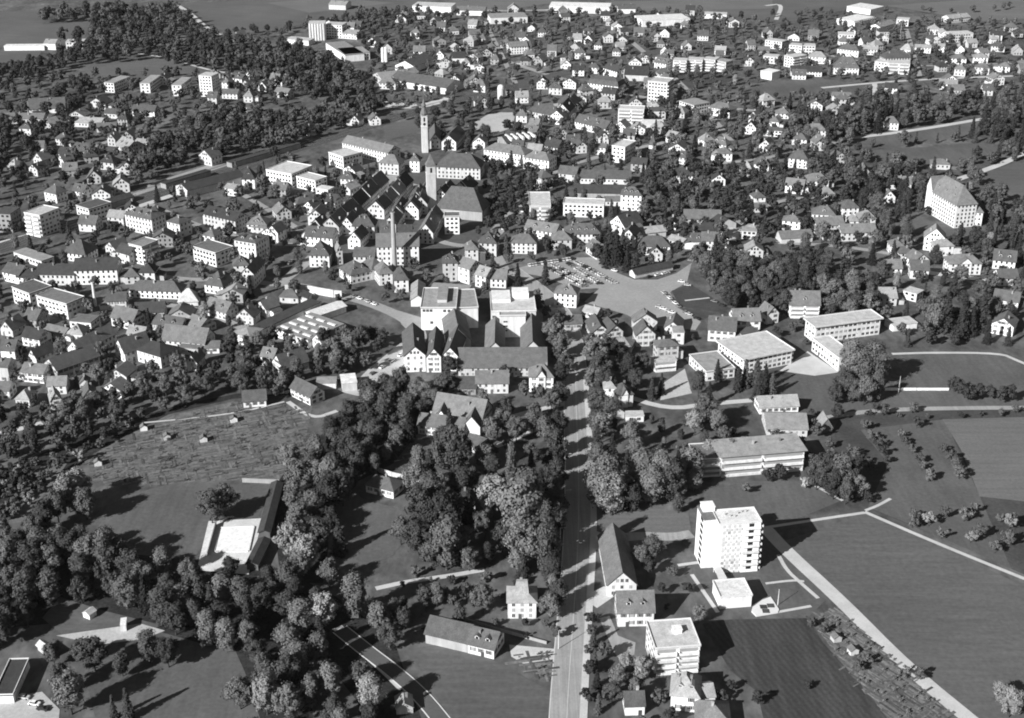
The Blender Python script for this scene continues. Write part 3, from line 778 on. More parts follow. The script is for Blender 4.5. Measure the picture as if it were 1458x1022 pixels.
BUILDINGS = '''
15 78 462 215 462 7.5 10 B 6 W 4 c1 ; villa ; white villa with tall bell-shaped roof standing beside the main road ; the bell-roofed villa
15 558 378 698 375 5.5 34 G 5.5 W 3 c0 ; farmhouse ; long gable-fronted farmhouse with one sunlit and one dark roof slope ; the long gable-fronted farmhouse
15 610 512 783 508 6.5 11 E 5.5 W 3 s,d2,c0 ; house ; white house with two roof dormers in front of the long farmhouse
15 790 690 1005 675 10.5 703,565 F 0 W 5 p,bf ; apartment_block ; white flat-roofed block with balcony rows beside the stubble field ; the balconied block by the stubble field
15 865 908 1000 922 6.5 11 H 5 W 4 c2,d2 ; villa ; white villa with steep pale roof below the balconied block
15 1012 925 1078 918 4.5 8 E 2.5 W 3 c0 ; house
15 645 965 738 962 4 8 E 3 W 2 ; house
15 990 1042 1150 1048 4.5 11 H 4 W 3 c1 ; house ; house roof cut off by the bottom edge near the stubble field
17 385 882 645 862 5 265,752 F 0 W 6 p,n ; pavilion ; low white flat-roofed pavilion in front of the high-rise ; the low white pavilion
14 1068 660 1195 690 4.5 10 E 4 W 2 d2,c1 ; house ; white cottage with dormers adjoining the long barn on the lawn ; the lawn cottage
14 865 612 1066 659 4.5 11 E 4 G 2 n,c0 ; barn ; long grey-roofed barn joined to the dormered cottage
14 725 975 805 968 2.8 6 G 1.8 C 4 n ; shed ; small pale-roofed hut beside the park road
13 -30 915 62 912 3.4 19 F 0 W 1 p,n ; pavilion ; dark flat roof with pale rim cut by the left edge
13 398 514 430 527 2.2 3.4 G 1.1 W 5 n,c0 ; shed ; tiny white hut alone on the meadow
13 580 575 606 572 3 4 F 0 W 6 n ; shed ; small white shed at the end of the gravel yard
13 178 668 236 712 2.5 3 E 1 C 5 n,c0 ; shed ; narrow pale-roofed shed left of the gravel yard
0 384 757 402 687 3 4.5 E 1 D 1 n,c0 ; cabin ; dark-roofed row of changing cabins along the upper side of the pool ; the pool cabins
0 367 803 384 768 3 4.5 E 1 D 1 n,c0 ; cabin ; short dark-roofed cabin beside the lower side of the pool
10 1085 862 1190 860 6 11 H 4 C 1 ; house ; pale house with dark roof half hidden by big trees
10 622 762 765 797 4 9 H 3 W 2 s,c1 ; bungalow ; white bungalow with dark roof at the garden wall ; the white bungalow
10 970 388 1222 428 7 15 E 7 W 3 c1 ; mansion ; large white house with long grey roof and two cross wings ; the cross-winged house
10 893 452 1128 478 5 9 E 4 W 3 ; house ; white front wing below the cross-winged house
10 975 425 1050 430 6 18 G 5 W 3 n,c0 ; house ; left cross wing joining the front wing to the cross-winged house
10 1125 455 1215 462 6 16 G 5 W 3 n,c0 ; house ; right cross wing with one dark roof slope at the cross-winged house
10 1190 572 1252 528 3 9 F 0 C 3 n ; shed
10 1195 237 1362 235 6 10 E 4.5 W 3 x ; house ; white house with tall window row in front of the factory roof
10 1055 262 1193 262 4 10 E 4 G 2 ; house
11 195 203 320 205 8.5 10 H 4.5 W 3 g,c2 ; villa ; white villa with central front gable between factory and main road ; the gabled roadside villa
11 583 262 645 262 8.5 8 H 3 W 4 c1 ; villa ; white villa with small tower roof at the main road
11 650 300 735 292 7 9 H 4 W 2 g ; villa
11 610 395 690 388 3.5 7 G 3 C 3 ; house
11 700 410 790 408 3.2 5 F 0 W 5 ; shed
11 862 48 972 40 9 8 H 2 C 3 ; house
11 845 128 960 118 5.5 6 F 0 W 5 bf ; house ; white house with stacked terraces below the plaza
11 620 38 722 50 4 10 H 3 C 4 ; house
11 1310 117 1560 66 8 1192,22 F 0 W 5 p,o,br ; school_building ; pale flat-roofed school with balconies beyond the conifers ; the flat-roofed school
11 1115 182 1262 162 5 1022,95 F 0 W 4 p ; school_building ; low flat-roofed school annex beside the pale terrace
19 505 522 1200 466 10 13 S .8 W 4 o,bf ; apartment_block ; long white three-storey slab with balcony bands above the lawn ; the long white slab
19 300 556 505 545 8 14 F 0 C 3 p,bf ; apartment_block ; lower grey wing at the end of the long white slab
19 830 113 1150 98 4 10 E 3.5 W 4 c1 ; house ; long low house with light roof, upper of two behind the white slab
19 890 292 1225 296 4 17 E 4 C 4 c0 ; house ; long low house with broad grey roof, lower of two behind the white slab
19 1330 282 1432 280 3 8 G 4.5 D 4 n,c0 ; barn ; small barn with one bright and one dark roof slope by the orchard ; the orchard barn
8 378 822 715 777 9.5 11 F 0 W 5 p,o ; school_building ; white three-storey school with window rows above the tall trees ; the white three-storey school
0 1157 482 1195 511 7 10 F 0 W 5 p ; school_building ; long white school wing reaching toward the tall trees
8 960 104 1110 190 16 15 H 11 W 3 d3,c2 ; manor ; huge white castle-like building with steep grey roof at the field edge ; the castle-like building
8 1106 222 1246 226 10 15 H 9 W 3 d1,c0 ; manor ; shorter wing with arched dormer on the castle-like building
8 942 352 1050 362 9 10 G 6 W 4 ; villa ; white gabled villa below the castle-like building ; the white gabled villa
8 1000 402 1095 398 7 8 H 3 W 3 ; villa
8 1075 492 1240 490 7.5 11 H 4 W 3 g,c2 ; villa ; white villa with middle gable beside the curved light road
8 1300 470 1415 482 6 11 E 5 W 2 ; house
8 1330 568 1430 566 5 10 E 4 W 2 ; house
8 1300 672 1430 692 5 11 E 4 W 2 ; house
8 1290 800 1405 822 6 12 G 4 W 3 ; house ; white house alone at the top of the right-hand meadow
8 770 400 836 400 6 9 H 3 W 2 ; house
8 812 438 886 436 6 9 H 3 W 2 ; house
8 742 516 826 516 5.5 9 E 4 W 2 ; house
8 872 522 966 526 6 10 E 4.5 W 2 ; house
8 890 480 965 470 5 10 G 4 W 2 ; house
8 700 670 800 670 5 13 E 4 W 3 c1 ; house
8 832 632 902 652 5 8 F 0 W 5 ; house
8 780 815 905 800 3.5 9 F 0 W 5 n ; garage ; low white flat garage beside the white three-storey school
8 245 703 400 706 8 12 E 6 W 3 c2,d1,bf ; villa ; tall white villa with balconies in front of the wood ; the balconied villa
8 125 757 186 747 6 9 G 4 W 3 ; house
8 385 297 526 287 6 11 E 4 W 2 ; house
8 424 345 520 340 4 7 E 2 W 2 ; house
8 514 332 692 326 6 11 E 4 W 2 ; house
8 556 272 606 270 5 8 H 3 W 3 ; house
8 604 257 690 257 6 10 H 4 W 3 ; house
8 518 203 602 200 8 10 H 4 W 2 ; villa
8 358 232 480 240 7 11 H 4 W 3 d1 ; villa
8 205 266 298 275 8 9 H 2.5 W 2 ; villa
8 0 306 70 320 5 9 H 2 W 3 ; house
8 15 424 106 426 5 10 G 3.5 W 3 ; house
8 335 62 446 60 6 11 H 4 W 2 d1 ; villa
8 60 150 118 146 6 9 H 3 W 2 ; house
8 56 200 126 196 4 7 E 2 W 3 ; house
8 410 132 476 130 5 9 H 4 C 3 ; house
8 868 45 900 48 5 6 G 3 W 3 ; house
8 200 362 362 352 3.5 12 E 3 C 3 n ; barn
7 197 197 306 197 9 255,125 F 0 W 5 p,bf ; apartment_block ; pale flat block with shaded balconies beside the avenue ; the avenue block
7 372 182 582 190 9 12 F 0 W 5 p ; apartment_block ; white flat slab beside the avenue block
7 437 46 722 52 4.5 14 E 4 W 2 c0 ; factory_hall ; long low hall with dark roof behind the avenue block ; the long low hall
7 430 122 682 126 4 12 E 4 G 1 c0,n ; factory_hall
7 670 132 778 138 11.5 11 H 4 W 2 d3 ; house ; tall white four-storey house with dormers at the end of the long hall
7 590 166 668 166 4 8 E 2 C 3 ; house
7 932 32 1045 36 6 11 H 4 W 2 ; house
7 258 48 316 38 9 10 H 4 W 2 ; house
7 345 20 436 30 7 12 E 4 C 3 ; house
7 172 306 330 331 6 11 E 4 W 2 d2 ; house
7 378 337 566 336 6.5 12 H 5 W 2 d4,c3 ; apartment_block ; long white tenement with dormered hipped roof behind the car park ; the dormered tenement
7 616 272 690 301 7 16 G 6 W 2 c1 ; house
7 672 348 746 356 7 14 G 5 W 2 c1 ; house ; white gable-fronted house behind the conifers of the plaza ; the plaza gable house
7 780 336 906 322 4 10 E 2.5 C 4 n ; barn
7 770 402 926 402 6 11 H 5 W 2 c2 ; villa ; dark-roofed villa with white front gable at the head of the plaza ; the plaza villa
7 816 436 888 440 5.5 5 G 4 W 2 c0 ; house
7 915 362 986 386 4 8 E 2 W 4 ; house
7 912 282 956 286 4.5 8 G 3 W 3 ; house
7 1040 377 1105 377 6 10 E 4 W 2 ; house
7 1092 372 1176 374 6.5 10 E 4 W 3 ; house
7 1000 258 1190 262 5 12 E 4.5 C 3 c0 ; farmhouse
7 1060 318 1162 314 5 10 E 3 D 1 n ; barn
7 1168 296 1270 280 4 10 G 4 C 1 n ; barn
7 1300 322 1376 326 5.5 8 F 0 W 4 ; house
7 1228 345 1300 330 3.5 10 F 0 W 5 n ; garage
7 1240 462 1326 470 4.5 9 E 3.5 W 3 ; house
7 1190 420 1240 425 4.5 8 G 3 W 3 ; house
7 325 642 440 652 8.5 10 H 4 W 3 s,c2,d1 ; house ; white house with pale roof standing alone beside the car park ; the lone car-park house
7 100 382 232 386 7.5 11 H 4 W 2 ; house
7 318 368 416 366 7 10 H 4 W 2 ; house
7 490 398 546 434 5 10 E 4 W 4 ; house
7 745 545 942 502 3.2 6 E 2 C 1 n,c0 ; market_shed ; long low dark shed lining the plaza edge
7 520 850 612 844 4.5 16 G 4 C 3 c1 ; house
7 600 852 682 842 5 12 G 4 W 2 ; house
7 475 735 546 750 4 7 E 2 W 4 ; house
7 380 805 470 800 4 10 E 3 C 2 ; house
7 752 862 850 858 7 10 G 5 W 3 c1 ; house
7 945 850 1000 850 7 8 F 0 W 4 ; house
7 1125 832 1266 842 7 14 E 5 W 2 c2 ; house ; white house with broad dark roof at the lower corner of the plaza ; the plaza corner house
7 1260 792 1396 787 6.5 12 E 5 W 3 c1,d2 ; house
7 1300 862 1390 850 5 8 F 0 C 2 ; house
18 170 342 462 342 13 245,180 F 0 W 4 p,n ; factory_hall ; tall white factory block with three small windows high on its front ; the tall white factory block
18 470 345 645 338 12 470,195 F 0 W 4 p,n ; factory_hall
18 757 372 1126 366 13 780,215 F 0 C 5 p,n ; factory_hall ; big white factory block with stepped pale roofs ; the stepped white factory block
18 825 408 1040 406 12.5 5 F 0 W 4 p,n ; factory_hall
18 385 610 585 600 7 34 G 6 C 3 n,c0 ; factory_hall ; factory shed with one pale and one black roof slope between the blocks
18 30 735 207 728 9.5 30 G 5 W 2 c1 ; factory_hall ; leftmost of three white factory gables facing the trees ; the three white factory gables
18 215 742 336 742 9 28 G 4.5 W 2 c1 ; factory_hall ; middle of three white factory gables facing the trees
18 340 735 482 742 8.5 30 G 5 W 2 c1 ; factory_hall ; rightmost of three white factory gables, half hidden by trees
18 482 835 1215 832 5 23 E 6 C 3 c0 ; factory_hall ; very long factory hall with broad mid-grey roof slope ; the long factory hall
18 1005 700 1190 700 6 50 G 6 C 3 n,c0 ; factory_hall ; long factory shed running back beside the dark gap
18 705 695 862 695 5.5 34 G 5 C 3 n,c0 ; factory_hall ; narrow factory shed in front of the stepped white block
20 735 412 1085 405 13 14 E 6 W 3 x,c1 ; school_building ; white three-storey building standing behind the tall chimney stack ; the building behind the chimney
20 765 300 862 298 13 10 E 6 C 2 ; house
20 915 318 1026 318 11 12 E 5 C 2 ; house
20 533 240 716 244 9 12 H 6 W 2 c2 ; house ; white house with tall hipped roof left of the chimney stack
20 520 650 690 612 6 15 H 5.5 W 1 d2 ; house
20 695 600 800 575 7 12 H 5 C 1 ; house
20 545 490 716 495 7 10 E 4 C 2 ; house
20 757 642 868 628 7.5 12 H 5 W 2 ; house
20 880 690 1000 686 8 12 H 6 W 2 ; house
20 175 482 340 486 8 13 H 7 W 2 c1,d2 ; house ; white house with steep tent roof at the street bend ; the tent-roofed house
20 140 322 366 340 7 11 E 5 W 2 ; house
20 405 457 452 452 8.5 8 G 4 W 3 ; house
20 1300 167 1422 166 12 9 F 0 W 3 p ; house ; narrow white tower-like house beside the church nave
20 1283 547 1410 546 12 10 H 4 W 2 d2 ; house
20 1410 570 1505 600 10 11 E 4 W 3 ; house
20 1020 852 1132 850 4.5 24 G 2.5 W 3 n,c0 ; house
6 985 200 1226 222 7 18 H 13 G 2 n,c0 ; church ; big grey-roofed church nave beside the square tower ; the church nave
6 1212 382 1300 386 9.5 11 H 5 W 2 d1 ; house
6 1245 567 1350 572 6 10 E 4 W 2 ; house
6 1190 545 1245 560 8 10 E 4 C 3 ; house
6 955 626 1150 640 5 10 F 0 C 4 ; house
6 1140 420 1206 418 8 10 H 4 C 3 ; house
6 262 42 360 66 8 12 F 0 W 5 p ; apartment_block
6 362 102 425 112 4 8 F 0 W 6 ; house
6 266 182 370 162 4.5 9 H 3 W 3 ; house
6 160 232 236 222 5 12 G 4 W 3 ; house
6 5 297 110 306 6.5 11 H 4 W 2 d2 ; house
6 78 330 150 345 5 9 G 4 W 3 ; house
6 150 828 322 890 5 490,800 F 0 W 4 x ; factory_hall ; pale flat-roofed factory with rows of skylights beside the stream ; the skylight factory
6 345 882 396 906 5 10 G 4 W 2 ; house
6 360 766 520 712 4 9 E 1.5 W 6 n,c0 ; factory_hall ; long whitish shed roof behind the skylight factory
6 80 838 390 692 5 8 F 0 C 1 n ; factory_hall ; very long dark flat roof left of the skylight factory
6 175 662 270 668 4 10 H 3 W 3 ; house
5 125 230 205 246 14.5 310,208 F 0 W 5 p,bf,x ; apartment_block ; white five-storey block with balconies at the left railway side ; the left five-storey block
5 395 193 460 213 9.5 580,178 F 0 W 2 p ; apartment_block
5 647 233 785 263 11.5 862,235 H 4 W 2 d3 ; apartment_block ; big white house with dark roof and shaded right flank near the railway ; the big dark-roofed town house
5 865 271 930 286 10 985,260 H 3 W 2 ; house
5 668 393 735 409 11.5 838,378 F 0 W 4 p,br ; apartment_block ; white block whose shaded right side carries four balcony rows ; the four-row balcony block
5 1000 406 1118 441 9 1205,405 F 0 W 3 p,x ; hall ; plain white box-shaped hall with grey flat roof ; the plain white hall
5 1215 368 1325 386 13 1415,350 H 2 W 2 d2 ; town_house ; tall white town house with shaded window flank beside the plain hall
5 383 526 605 521 9.5 14 E 5 W 1 x,c1 ; school_building ; long white three-storey building with dark roof and even window rows ; the long three-storey building
5 185 546 383 549 7 14 E 4 W 1 c1 ; school_building ; lower wing with arched windows left of the long three-storey building
5 10 532 96 552 6 12 E 4 W 2 ; house
5 85 560 185 570 5 12 E 3 W 2 ; house
5 62 617 152 652 9.5 275,615 F 0 W 2 p,x ; factory_hall ; white block with dark flat roof, left of two paired flat roofs
5 188 662 345 706 9 430,665 F 0 W 3 p,x ; factory_hall ; white block with wide grey flat roof, right of two paired flat roofs ; the paired flat-roofed blocks
5 360 790 470 800 4 10 F 0 W 3 ; factory_hall
5 345 852 426 857 4 9 H 4 W 4 c0 ; house
5 225 838 330 862 3.5 8 E 2.5 W 3 ; house
5 668 627 935 637 5 11 H 4 W 2 x,c1 ; house ; long white hipped-roof house with short window row below the balcony block
5 720 537 800 537 6.5 10 H 4 W 2 ; house
5 645 560 722 556 5 10 H 3.5 C 2 ; house
5 925 690 1026 686 3 10 H 6 W 5 n,c0 ; house ; house with brilliant pale tent roof among dark roofs ; the brilliant tent roof
5 1065 717 1172 746 5 10 E 4.5 C 4 c0 ; house
5 1060 597 1155 612 5.5 1250,570 H 7 W 2 ; house
5 1250 542 1316 546 9.5 20 G 4 W 2 ; house ; tall white gable with small square windows beside the steep hipped roof ; the tall white gable
5 1030 832 1120 795 4 11 G 4 C 3 ; house
5 575 767 688 792 5.5 10 E 5 W 3 ; house
5 790 802 936 826 4 10 E 4 C 3 ; house
5 700 745 850 740 4.5 10 E 4 C 1 ; house
5 1205 851 1295 871 6 1365,830 H 2 W 4 ; house
5 838 884 1060 906 5.5 13 E 6 W 3 c1 ; farmhouse ; large white farmhouse with long light roof ; the light-roofed farmhouse
5 1055 232 1220 270 9 12 E 4 W 2 d2 ; house
5 1052 342 1110 352 7.5 1165,330 H 3 W 2 ; house
5 1280 287 1382 291 8 12 H 4 W 2 d1 ; house
5 1385 320 1440 330 7 10 G 4 W 2 ; house
5 1255 52 1320 52 7.5 10 H 7 W 1 ; villa
5 1165 97 1226 107 5.5 9 E 2 W 3 ; house
5 920 102 968 107 5 9 G 4 W 3 ; house
5 450 46 522 42 5 11 G 5 W 3 ; house
5 475 132 570 131 5 12 G 4 W 2 ; house
5 228 117 290 131 7 10 H 4 W 2 ; house
5 -30 232 52 236 13 14 F 0 G 2 ; apartment_block
5 330 432 442 446 5.5 13 H 7 W 2 ; house
5 602 427 668 446 7 10 E 4 W 2 ; house
5 545 400 600 420 6 10 G 4 W 2 ; house
5 70 432 215 480 4.5 9 F 0 W 4 ; house
5 975 112 1270 38 5.5 16 E 3 C 1 n,c0 ; railway_shed ; long dark goods shed roof alongside the railway ; the long goods shed
0 236 262 300 243 4 6 F 0 G 1 n ; platform_roof ; dark platform roof left of the goods shed along the railway
0 330 232 428 204 4 6 F 0 G 1 n ; platform_roof ; dark platform roof beyond the goods shed along the railway
0 120 300 190 279 4 9 E 2 G 1 n,c0 ; railway_shed ; low dark shed at the left end of the railway yard
9 1262 332 1380 322 3.8 9 E 3.5 W 2 c0 ; barn ; white-ended barn at the top of the allotments ; the allotment barn
9 710 62 832 99 7 12 H 4 W 1 x ; house ; white house with blank bright front and dark roof ; the blank-fronted house
9 228 132 295 170 6.5 24 G 4.5 W 2 ; house
9 108 178 222 190 5.5 10 E 3 W 2 ; house
9 245 252 340 247 5 9 E 3 W 3 ; house
9 78 318 150 322 4.5 9 H 3 W 4 ; house
9 -20 152 38 156 8 9 E 3 W 3 ; house
9 -30 276 45 277 5 9 E 3 W 3 ; house
9 148 92 186 106 5.5 12 G 4 W 2 ; house
9 260 332 318 322 5 9 G 4 W 3 ; house
9 430 312 500 302 5 10 G 4 W 3 ; house
9 412 240 462 236 3.5 6 G 2 W 4 ; house
9 350 52 416 70 6.5 26 G 4.5 W 2 ; house
9 595 47 646 80 6 15 G 6 W 3 ; house
9 968 127 1021 132 5 10 G 4 W 2 ; house
9 928 52 1036 62 4 8 F 0 C 3 ; house
9 1050 55 1136 52 3.5 9 E 2 W 4 ; house
10 75 97 142 107 5.5 9 E 3.5 W 3 ; house
10 192 160 326 120 5 11 E 5.5 W 2 ; house ; white gable-ended house with dark roof below the skylight factory
10 230 258 332 309 4.8 9 E 4 W 2 c0 ; house ; white house with long lit wall beside the pale gravel yard ; the yard house
10 365 240 466 238 3.5 7 F 0 W 4 n ; shed
10 500 240 576 233 4.5 10 F 0 C 6 n ; garage ; pale box-like garage beside the gravel yard
2 325 122 410 121 18 15 F 0 W 5 n ; grain_silo ; tall white ribbed silo block at the far factory ; the ribbed silo
2 413 127 498 131 14 16 F 0 W 5 x ; factory_hall ; white office block joined to the ribbed silo
2 515 282 643 272 7 30 F 0 W 4 x ; factory_hall
2 415 222 515 286 7 20 F 0 W 4 n ; factory_hall
2 205 202 325 212 5 14 F 0 W 5 n ; factory_hall
2 500 170 575 176 6 14 E 3 W 3 ; house
2 775 336 876 346 6 42 G 5 W 2 n ; factory_hall ; gable-ended hall with long dark roof beyond the railway ; the far gable hall
2 690 427 776 431 6 12 H 4 W 3 ; house
2 660 385 705 410 6 26 G 4 W 3 ; factory_hall
2 780 380 830 390 6 18 G 4 W 3 ; factory_hall
2 1040 456 1132 424 6 65 G 5 W 2 n,c0 ; factory_hall ; very long dark-roofed shed running back beyond the railway
2 1072 302 1143 301 6 30 F 0 W 1 n ; factory_hall
2 1270 92 1462 86 7 26 F 0 W 4 n ; factory_hall ; long white factory front at the far town edge ; the far white factory
2 1375 242 1462 237 8 11 E 4 W 2 ; house
2 1180 437 1242 442 7 10 H 4 W 2 ; villa
2 1200 532 1264 527 5 11 G 4 W 2 ; house
2 500 737 737 792 9 14 E 4 W 3 x,c2 ; office_building ; long white three-storey building with light roof behind the railway line ; the long white railway-side building
2 430 792 505 817 9.5 580,785 F 0 W 5 p ; apartment_block
2 105 882 236 906 10 250,845 F 0 W 5 p ; apartment_block
2 542 622 586 626 5 10 G 4 W 2 ; house
2 646 622 700 618 5 10 G 4 W 2 ; house
2 285 662 326 667 6 10 G 4 W 2 ; house
2 150 472 216 482 5.5 9 E 3 W 3 ; house
2 66 440 104 446 5 9 G 4 W 3 ; house
2 955 727 1010 726 7 32 G 5 W 2 c0 ; hall ; left of twin white gables behind the spired church ; the twin white gables
2 1016 732 1090 736 7 32 G 5 W 2 c0 ; hall ; right of twin white gables behind the spired church
2 1177 735 1240 738 5.5 12 G 4 W 2 ; house
2 1235 772 1445 802 10 14 H 4 W 3 c2,x ; school_building ; long white school with even windows near the sports ground ; the old school
2 990 862 1216 872 9 18 H 8 C 2 c1 ; public_building ; large grey-roofed public building in front of the twin gables ; the large public building
2 690 840 792 850 9 12 H 5 C 2 ; house
2 850 832 900 834 9 9 H 4 W 3 ; house
3 165 812 297 832 9.5 13 H 4 W 3 x ; school_building ; hipped white school wing beside the old school
3 783 107 1030 96 7 30 F 0 W 6 n ; factory_hall ; white flat factory standing in the far gardens ; the far flat factory
3 1095 72 1220 76 5 14 F 0 W 5 n ; factory_hall
3 92 242 206 236 7.5 11 E 4 W 2 ; house
3 942 312 1012 316 11 12 F 0 W 5 bf ; apartment_block ; first of four staggered white blocks on the far slope ; the staggered white blocks
3 1018 308 1095 312 11 12 F 0 W 5 bf ; apartment_block ; second of four staggered white blocks on the far slope
3 1098 306 1160 312 11 12 F 0 W 5 bf ; apartment_block ; third of four staggered white blocks on the far slope
3 1162 312 1216 322 10 12 F 0 W 4 bf ; apartment_block ; fourth of four staggered white blocks on the far slope
3 812 422 912 432 18 975,412 F 0 W 5 p,br ; apartment_block ; tall white tower block with side balconies in the far town ; the far tower block
3 657 567 790 572 12 13 F 0 W 5 p,bf ; apartment_block ; white four-storey block with balconies in front of the far tower block
3 498 427 656 447 9 16 M 6 W 2 d4 ; apartment_block ; big mansard-roofed house with dormers left of the far tower block
3 185 572 340 602 7 14 H 6 W 3 ; house
3 350 542 446 541 6 14 G 6 W 1 ; house
3 975 522 1050 546 8 1095,520 F 0 W 4 ; hall
3 1125 552 1236 572 7 12 H 4 W 4 ; house
3 825 577 904 576 7 14 F 0 C 2 ; house
3 785 640 895 640 4 12 F 0 C 6 n ; garage
3 432 627 590 666 6 12 E 5 W 1 ; house
3 556 712 608 711 6 12 G 4 W 2 ; house
3 530 762 590 766 6 10 E 2 W 3 ; house
3 625 757 692 767 12.5 755,735 F 0 W 5 p ; apartment_block ; white four-storey block with deep shaded right side near the old school ; the deep-shaded white block
3 80 742 250 722 5 20 E 3 G 1 n,c0 ; factory_hall ; dark factory shed striped by white roof ridges ; the striped shed
3 918 767 1005 776 6 12 G 4 W 2 ; house
3 905 700 950 710 6 10 E 3 W 3 ; house
3 816 750 850 752 6 8 P 8 W 2 n ; chapel ; small chapel-like house with pointed roof beside the deep-shaded block
3 300 600 372 606 7 12 G 5 W 3 ; house
3 570 480 640 486 6 12 E 4 W 2 ; house
3 420 360 480 362 6 11 E 4 W 2 ; house
3 580 350 650 370 8 12 E 4 W 2 ; house
3 690 385 810 390 6 24 E 6 C 1 n ; factory_hall ; broad dark roof in the far quarter behind the tower block
3 845 320 905 330 6 12 E 4 W 2 ; house
4 487 97 576 112 6 40 F 0 W 6 n ; factory_hall ; whitest flat factory roof at the far upper edge ; the whitest far factory
4 540 32 662 50 6 30 F 0 W 6 n ; factory_hall
4 580 118 690 92 5 22 F 0 W 6 n ; factory_hall
4 715 142 792 118 5 14 E 3 W 4 ; factory_hall
4 797 100 860 104 7 14 F 0 W 5 ; factory_hall
4 1078 177 1196 172 9 14 F 0 W 5 ; apartment_block ; white slab block high on the far right slope
4 1075 97 1180 86 5 14 E 3 W 4 ; factory_hall
4 240 232 306 238 9 11 F 0 W 5 ; apartment_block
4 310 236 376 238 9 11 F 0 W 5 ; apartment_block
4 115 207 202 218 8 12 F 0 W 5 ; apartment_block
4 215 287 260 298 10.5 310,280 F 0 W 5 br ; apartment_block
4 105 290 180 296 7 12 F 0 W 5 ; house
4 340 290 430 296 7 12 H 4 W 3 ; house
4 472 347 602 352 7 14 H 9 W 2 d3 ; villa ; big white house with huge hipped roof beside the far meadow ; the huge hipped house
4 755 327 866 332 10 12 F 0 W 5 bf ; apartment_block ; white stepped block with open balconies beside the far meadow ; the stepped far block
4 684 318 752 326 9 12 F 0 W 5 ; apartment_block
4 735 300 870 296 12 12 H 6 C 3 ; villa
4 92 367 150 378 7 14 F 0 W 6 n ; hall
4 250 367 410 371 5 12 E 4 W 2 ; house
4 495 177 578 180 7 14 F 0 W 5 ; factory_hall
4 615 252 698 256 6 11 E 3 W 3 ; house
4 490 250 600 262 7 12 H 4 W 3 ; house
4 893 243 976 247 6 10 E 2 W 4 ; house
4 985 237 1046 241 6 10 E 2 W 4 ; house
4 1098 355 1156 360 7 10 H 3 W 3 ; house
4 1202 345 1280 352 7 10 H 3 W 3 ; house
4 1325 340 1386 346 6 10 H 3 W 3 ; house
4 1290 236 1360 240 6 10 H 3 W 3 ; house
4 1195 295 1272 298 6 11 H 3 W 3 ; house
4 1082 300 1160 304 6 11 H 3 W 3 ; house
4 1020 432 1112 437 5.5 10 E 3 W 4 ; house
4 465 494 560 497 5 10 E 2 W 4 ; house
4 730 632 808 637 6.5 10 H 4 W 3 ; villa ; white villa with hipped roof at the light road beside dark wood ; the roadside villa at the wood
4 325 672 432 676 6 11 H 4 W 2 ; house
4 378 742 446 738 6.5 10 G 5 W 2 ; house
4 237 817 336 827 7.5 11 H 5 W 2 ; villa ; white villa with tall chimney among dark trees below the meadow road
4 978 847 1076 852 4.5 10 H 2.5 W 3 ; house
4 30 600 72 606 6 10 G 4 W 3 ; house
4 130 625 186 632 7 10 H 3 W 3 ; house
4 126 675 204 680 5 10 F 0 W 3 ; house
0 587 8 642 10 7 26 F 0 W 5 n ; factory_hall ; white hall touching the upper edge above the ribbed silo
0 782 9 868 11 7 30 F 0 W 6 n ; factory_hall ; long white hall touching the upper edge of the view
0 650 14 690 15 6 18 E 3 W 3 n ; farmhouse
0 880 12 905 12 6 14 E 4 W 3 n ; farmhouse
0 468 6 492 7 6 20 E 3 W 5 n ; farmhouse
1 20 240 228 238 4.5 10 F 0 W 6 n ; greenhouse ; long white greenhouse wall across the far left fields ; the long white greenhouse
1 228 222 286 224 7 12 E 3 W 3 n ; house
1 340 218 432 216 7 14 F 0 W 5 ; factory_hall
1 450 224 476 224 6 8 G 3 W 3 ; house
1 540 427 590 431 9 620,392 F 0 W 4 ; apartment_block ; first of three deep white blocks below the far left meadow ; the three deep blocks
1 725 431 776 432 9 805,390 F 0 W 4 ; apartment_block ; second of three deep white blocks below the far left meadow
1 890 441 940 442 10 960,400 F 0 W 4 ; apartment_block ; third of three deep white blocks below the far left meadow
1 1030 391 1096 396 19 14 F 0 W 5 x ; apartment_block ; tall white tower block at the edge of the far left wood ; the far left tower block
1 810 405 862 408 6 12 G 4 W 3 ; house
1 1150 425 1190 428 6 10 H 3 W 3 ; house
1 1252 436 1292 440 5 10 G 4 W 3 ; house
1 1340 443 1380 448 5 10 G 4 W 3 ; house
1 1425 475 1460 480 5 10 E 3 W 3 ; house
1 150 567 336 556 4.5 26 E 6 W 2 n ; factory_hall ; wide-roofed hall with row of white front bays at the left edge ; the wide-roofed left hall
1 80 562 136 566 4.5 26 G 4 W 4 n ; factory_hall
1 10 614 222 614 4.5 14 E 3 W 3 ; factory_hall
1 455 535 545 540 5 14 G 5 C 3 ; house
1 350 597 436 602 5 12 G 4 W 3 ; house
1 370 632 520 640 4 14 E 3 C 3 ; house
1 600 745 656 772 6 14 E 5 W 5 ; house
1 556 718 596 722 6 9 G 4 W 3 ; house
1 172 820 220 830 7 9 G 5 W 3 ; house
1 300 825 330 835 6 9 G 4 W 3 ; house
1 370 770 450 790 4 12 E 4 C 3 ; house
1 1030 802 1096 817 7 11 G 5 W 2 ; villa
1 685 572 800 577 5 11 E 4 W 2 ; house
1 1212 180 1240 184 7 12 G 4 W 3 ; farmhouse
1 500 662 600 660 4 10 E 3 C 4 ; house
1 540 585 620 590 4.5 10 E 3 W 2 ; house
1 700 735 760 742 4 8 E 2 W 3 ; house
1 1150 482 1230 486 5 10 E 3 C 2 ; house
1 1250 575 1285 580 4 7 G 2 W 4 ; house
'''
for line in BUILDINGS.strip().splitlines():  # church nave: shade on its front walls is put into their grey tone
    survey(line)  # grey block cut by the left edge: its shade is put into the walls

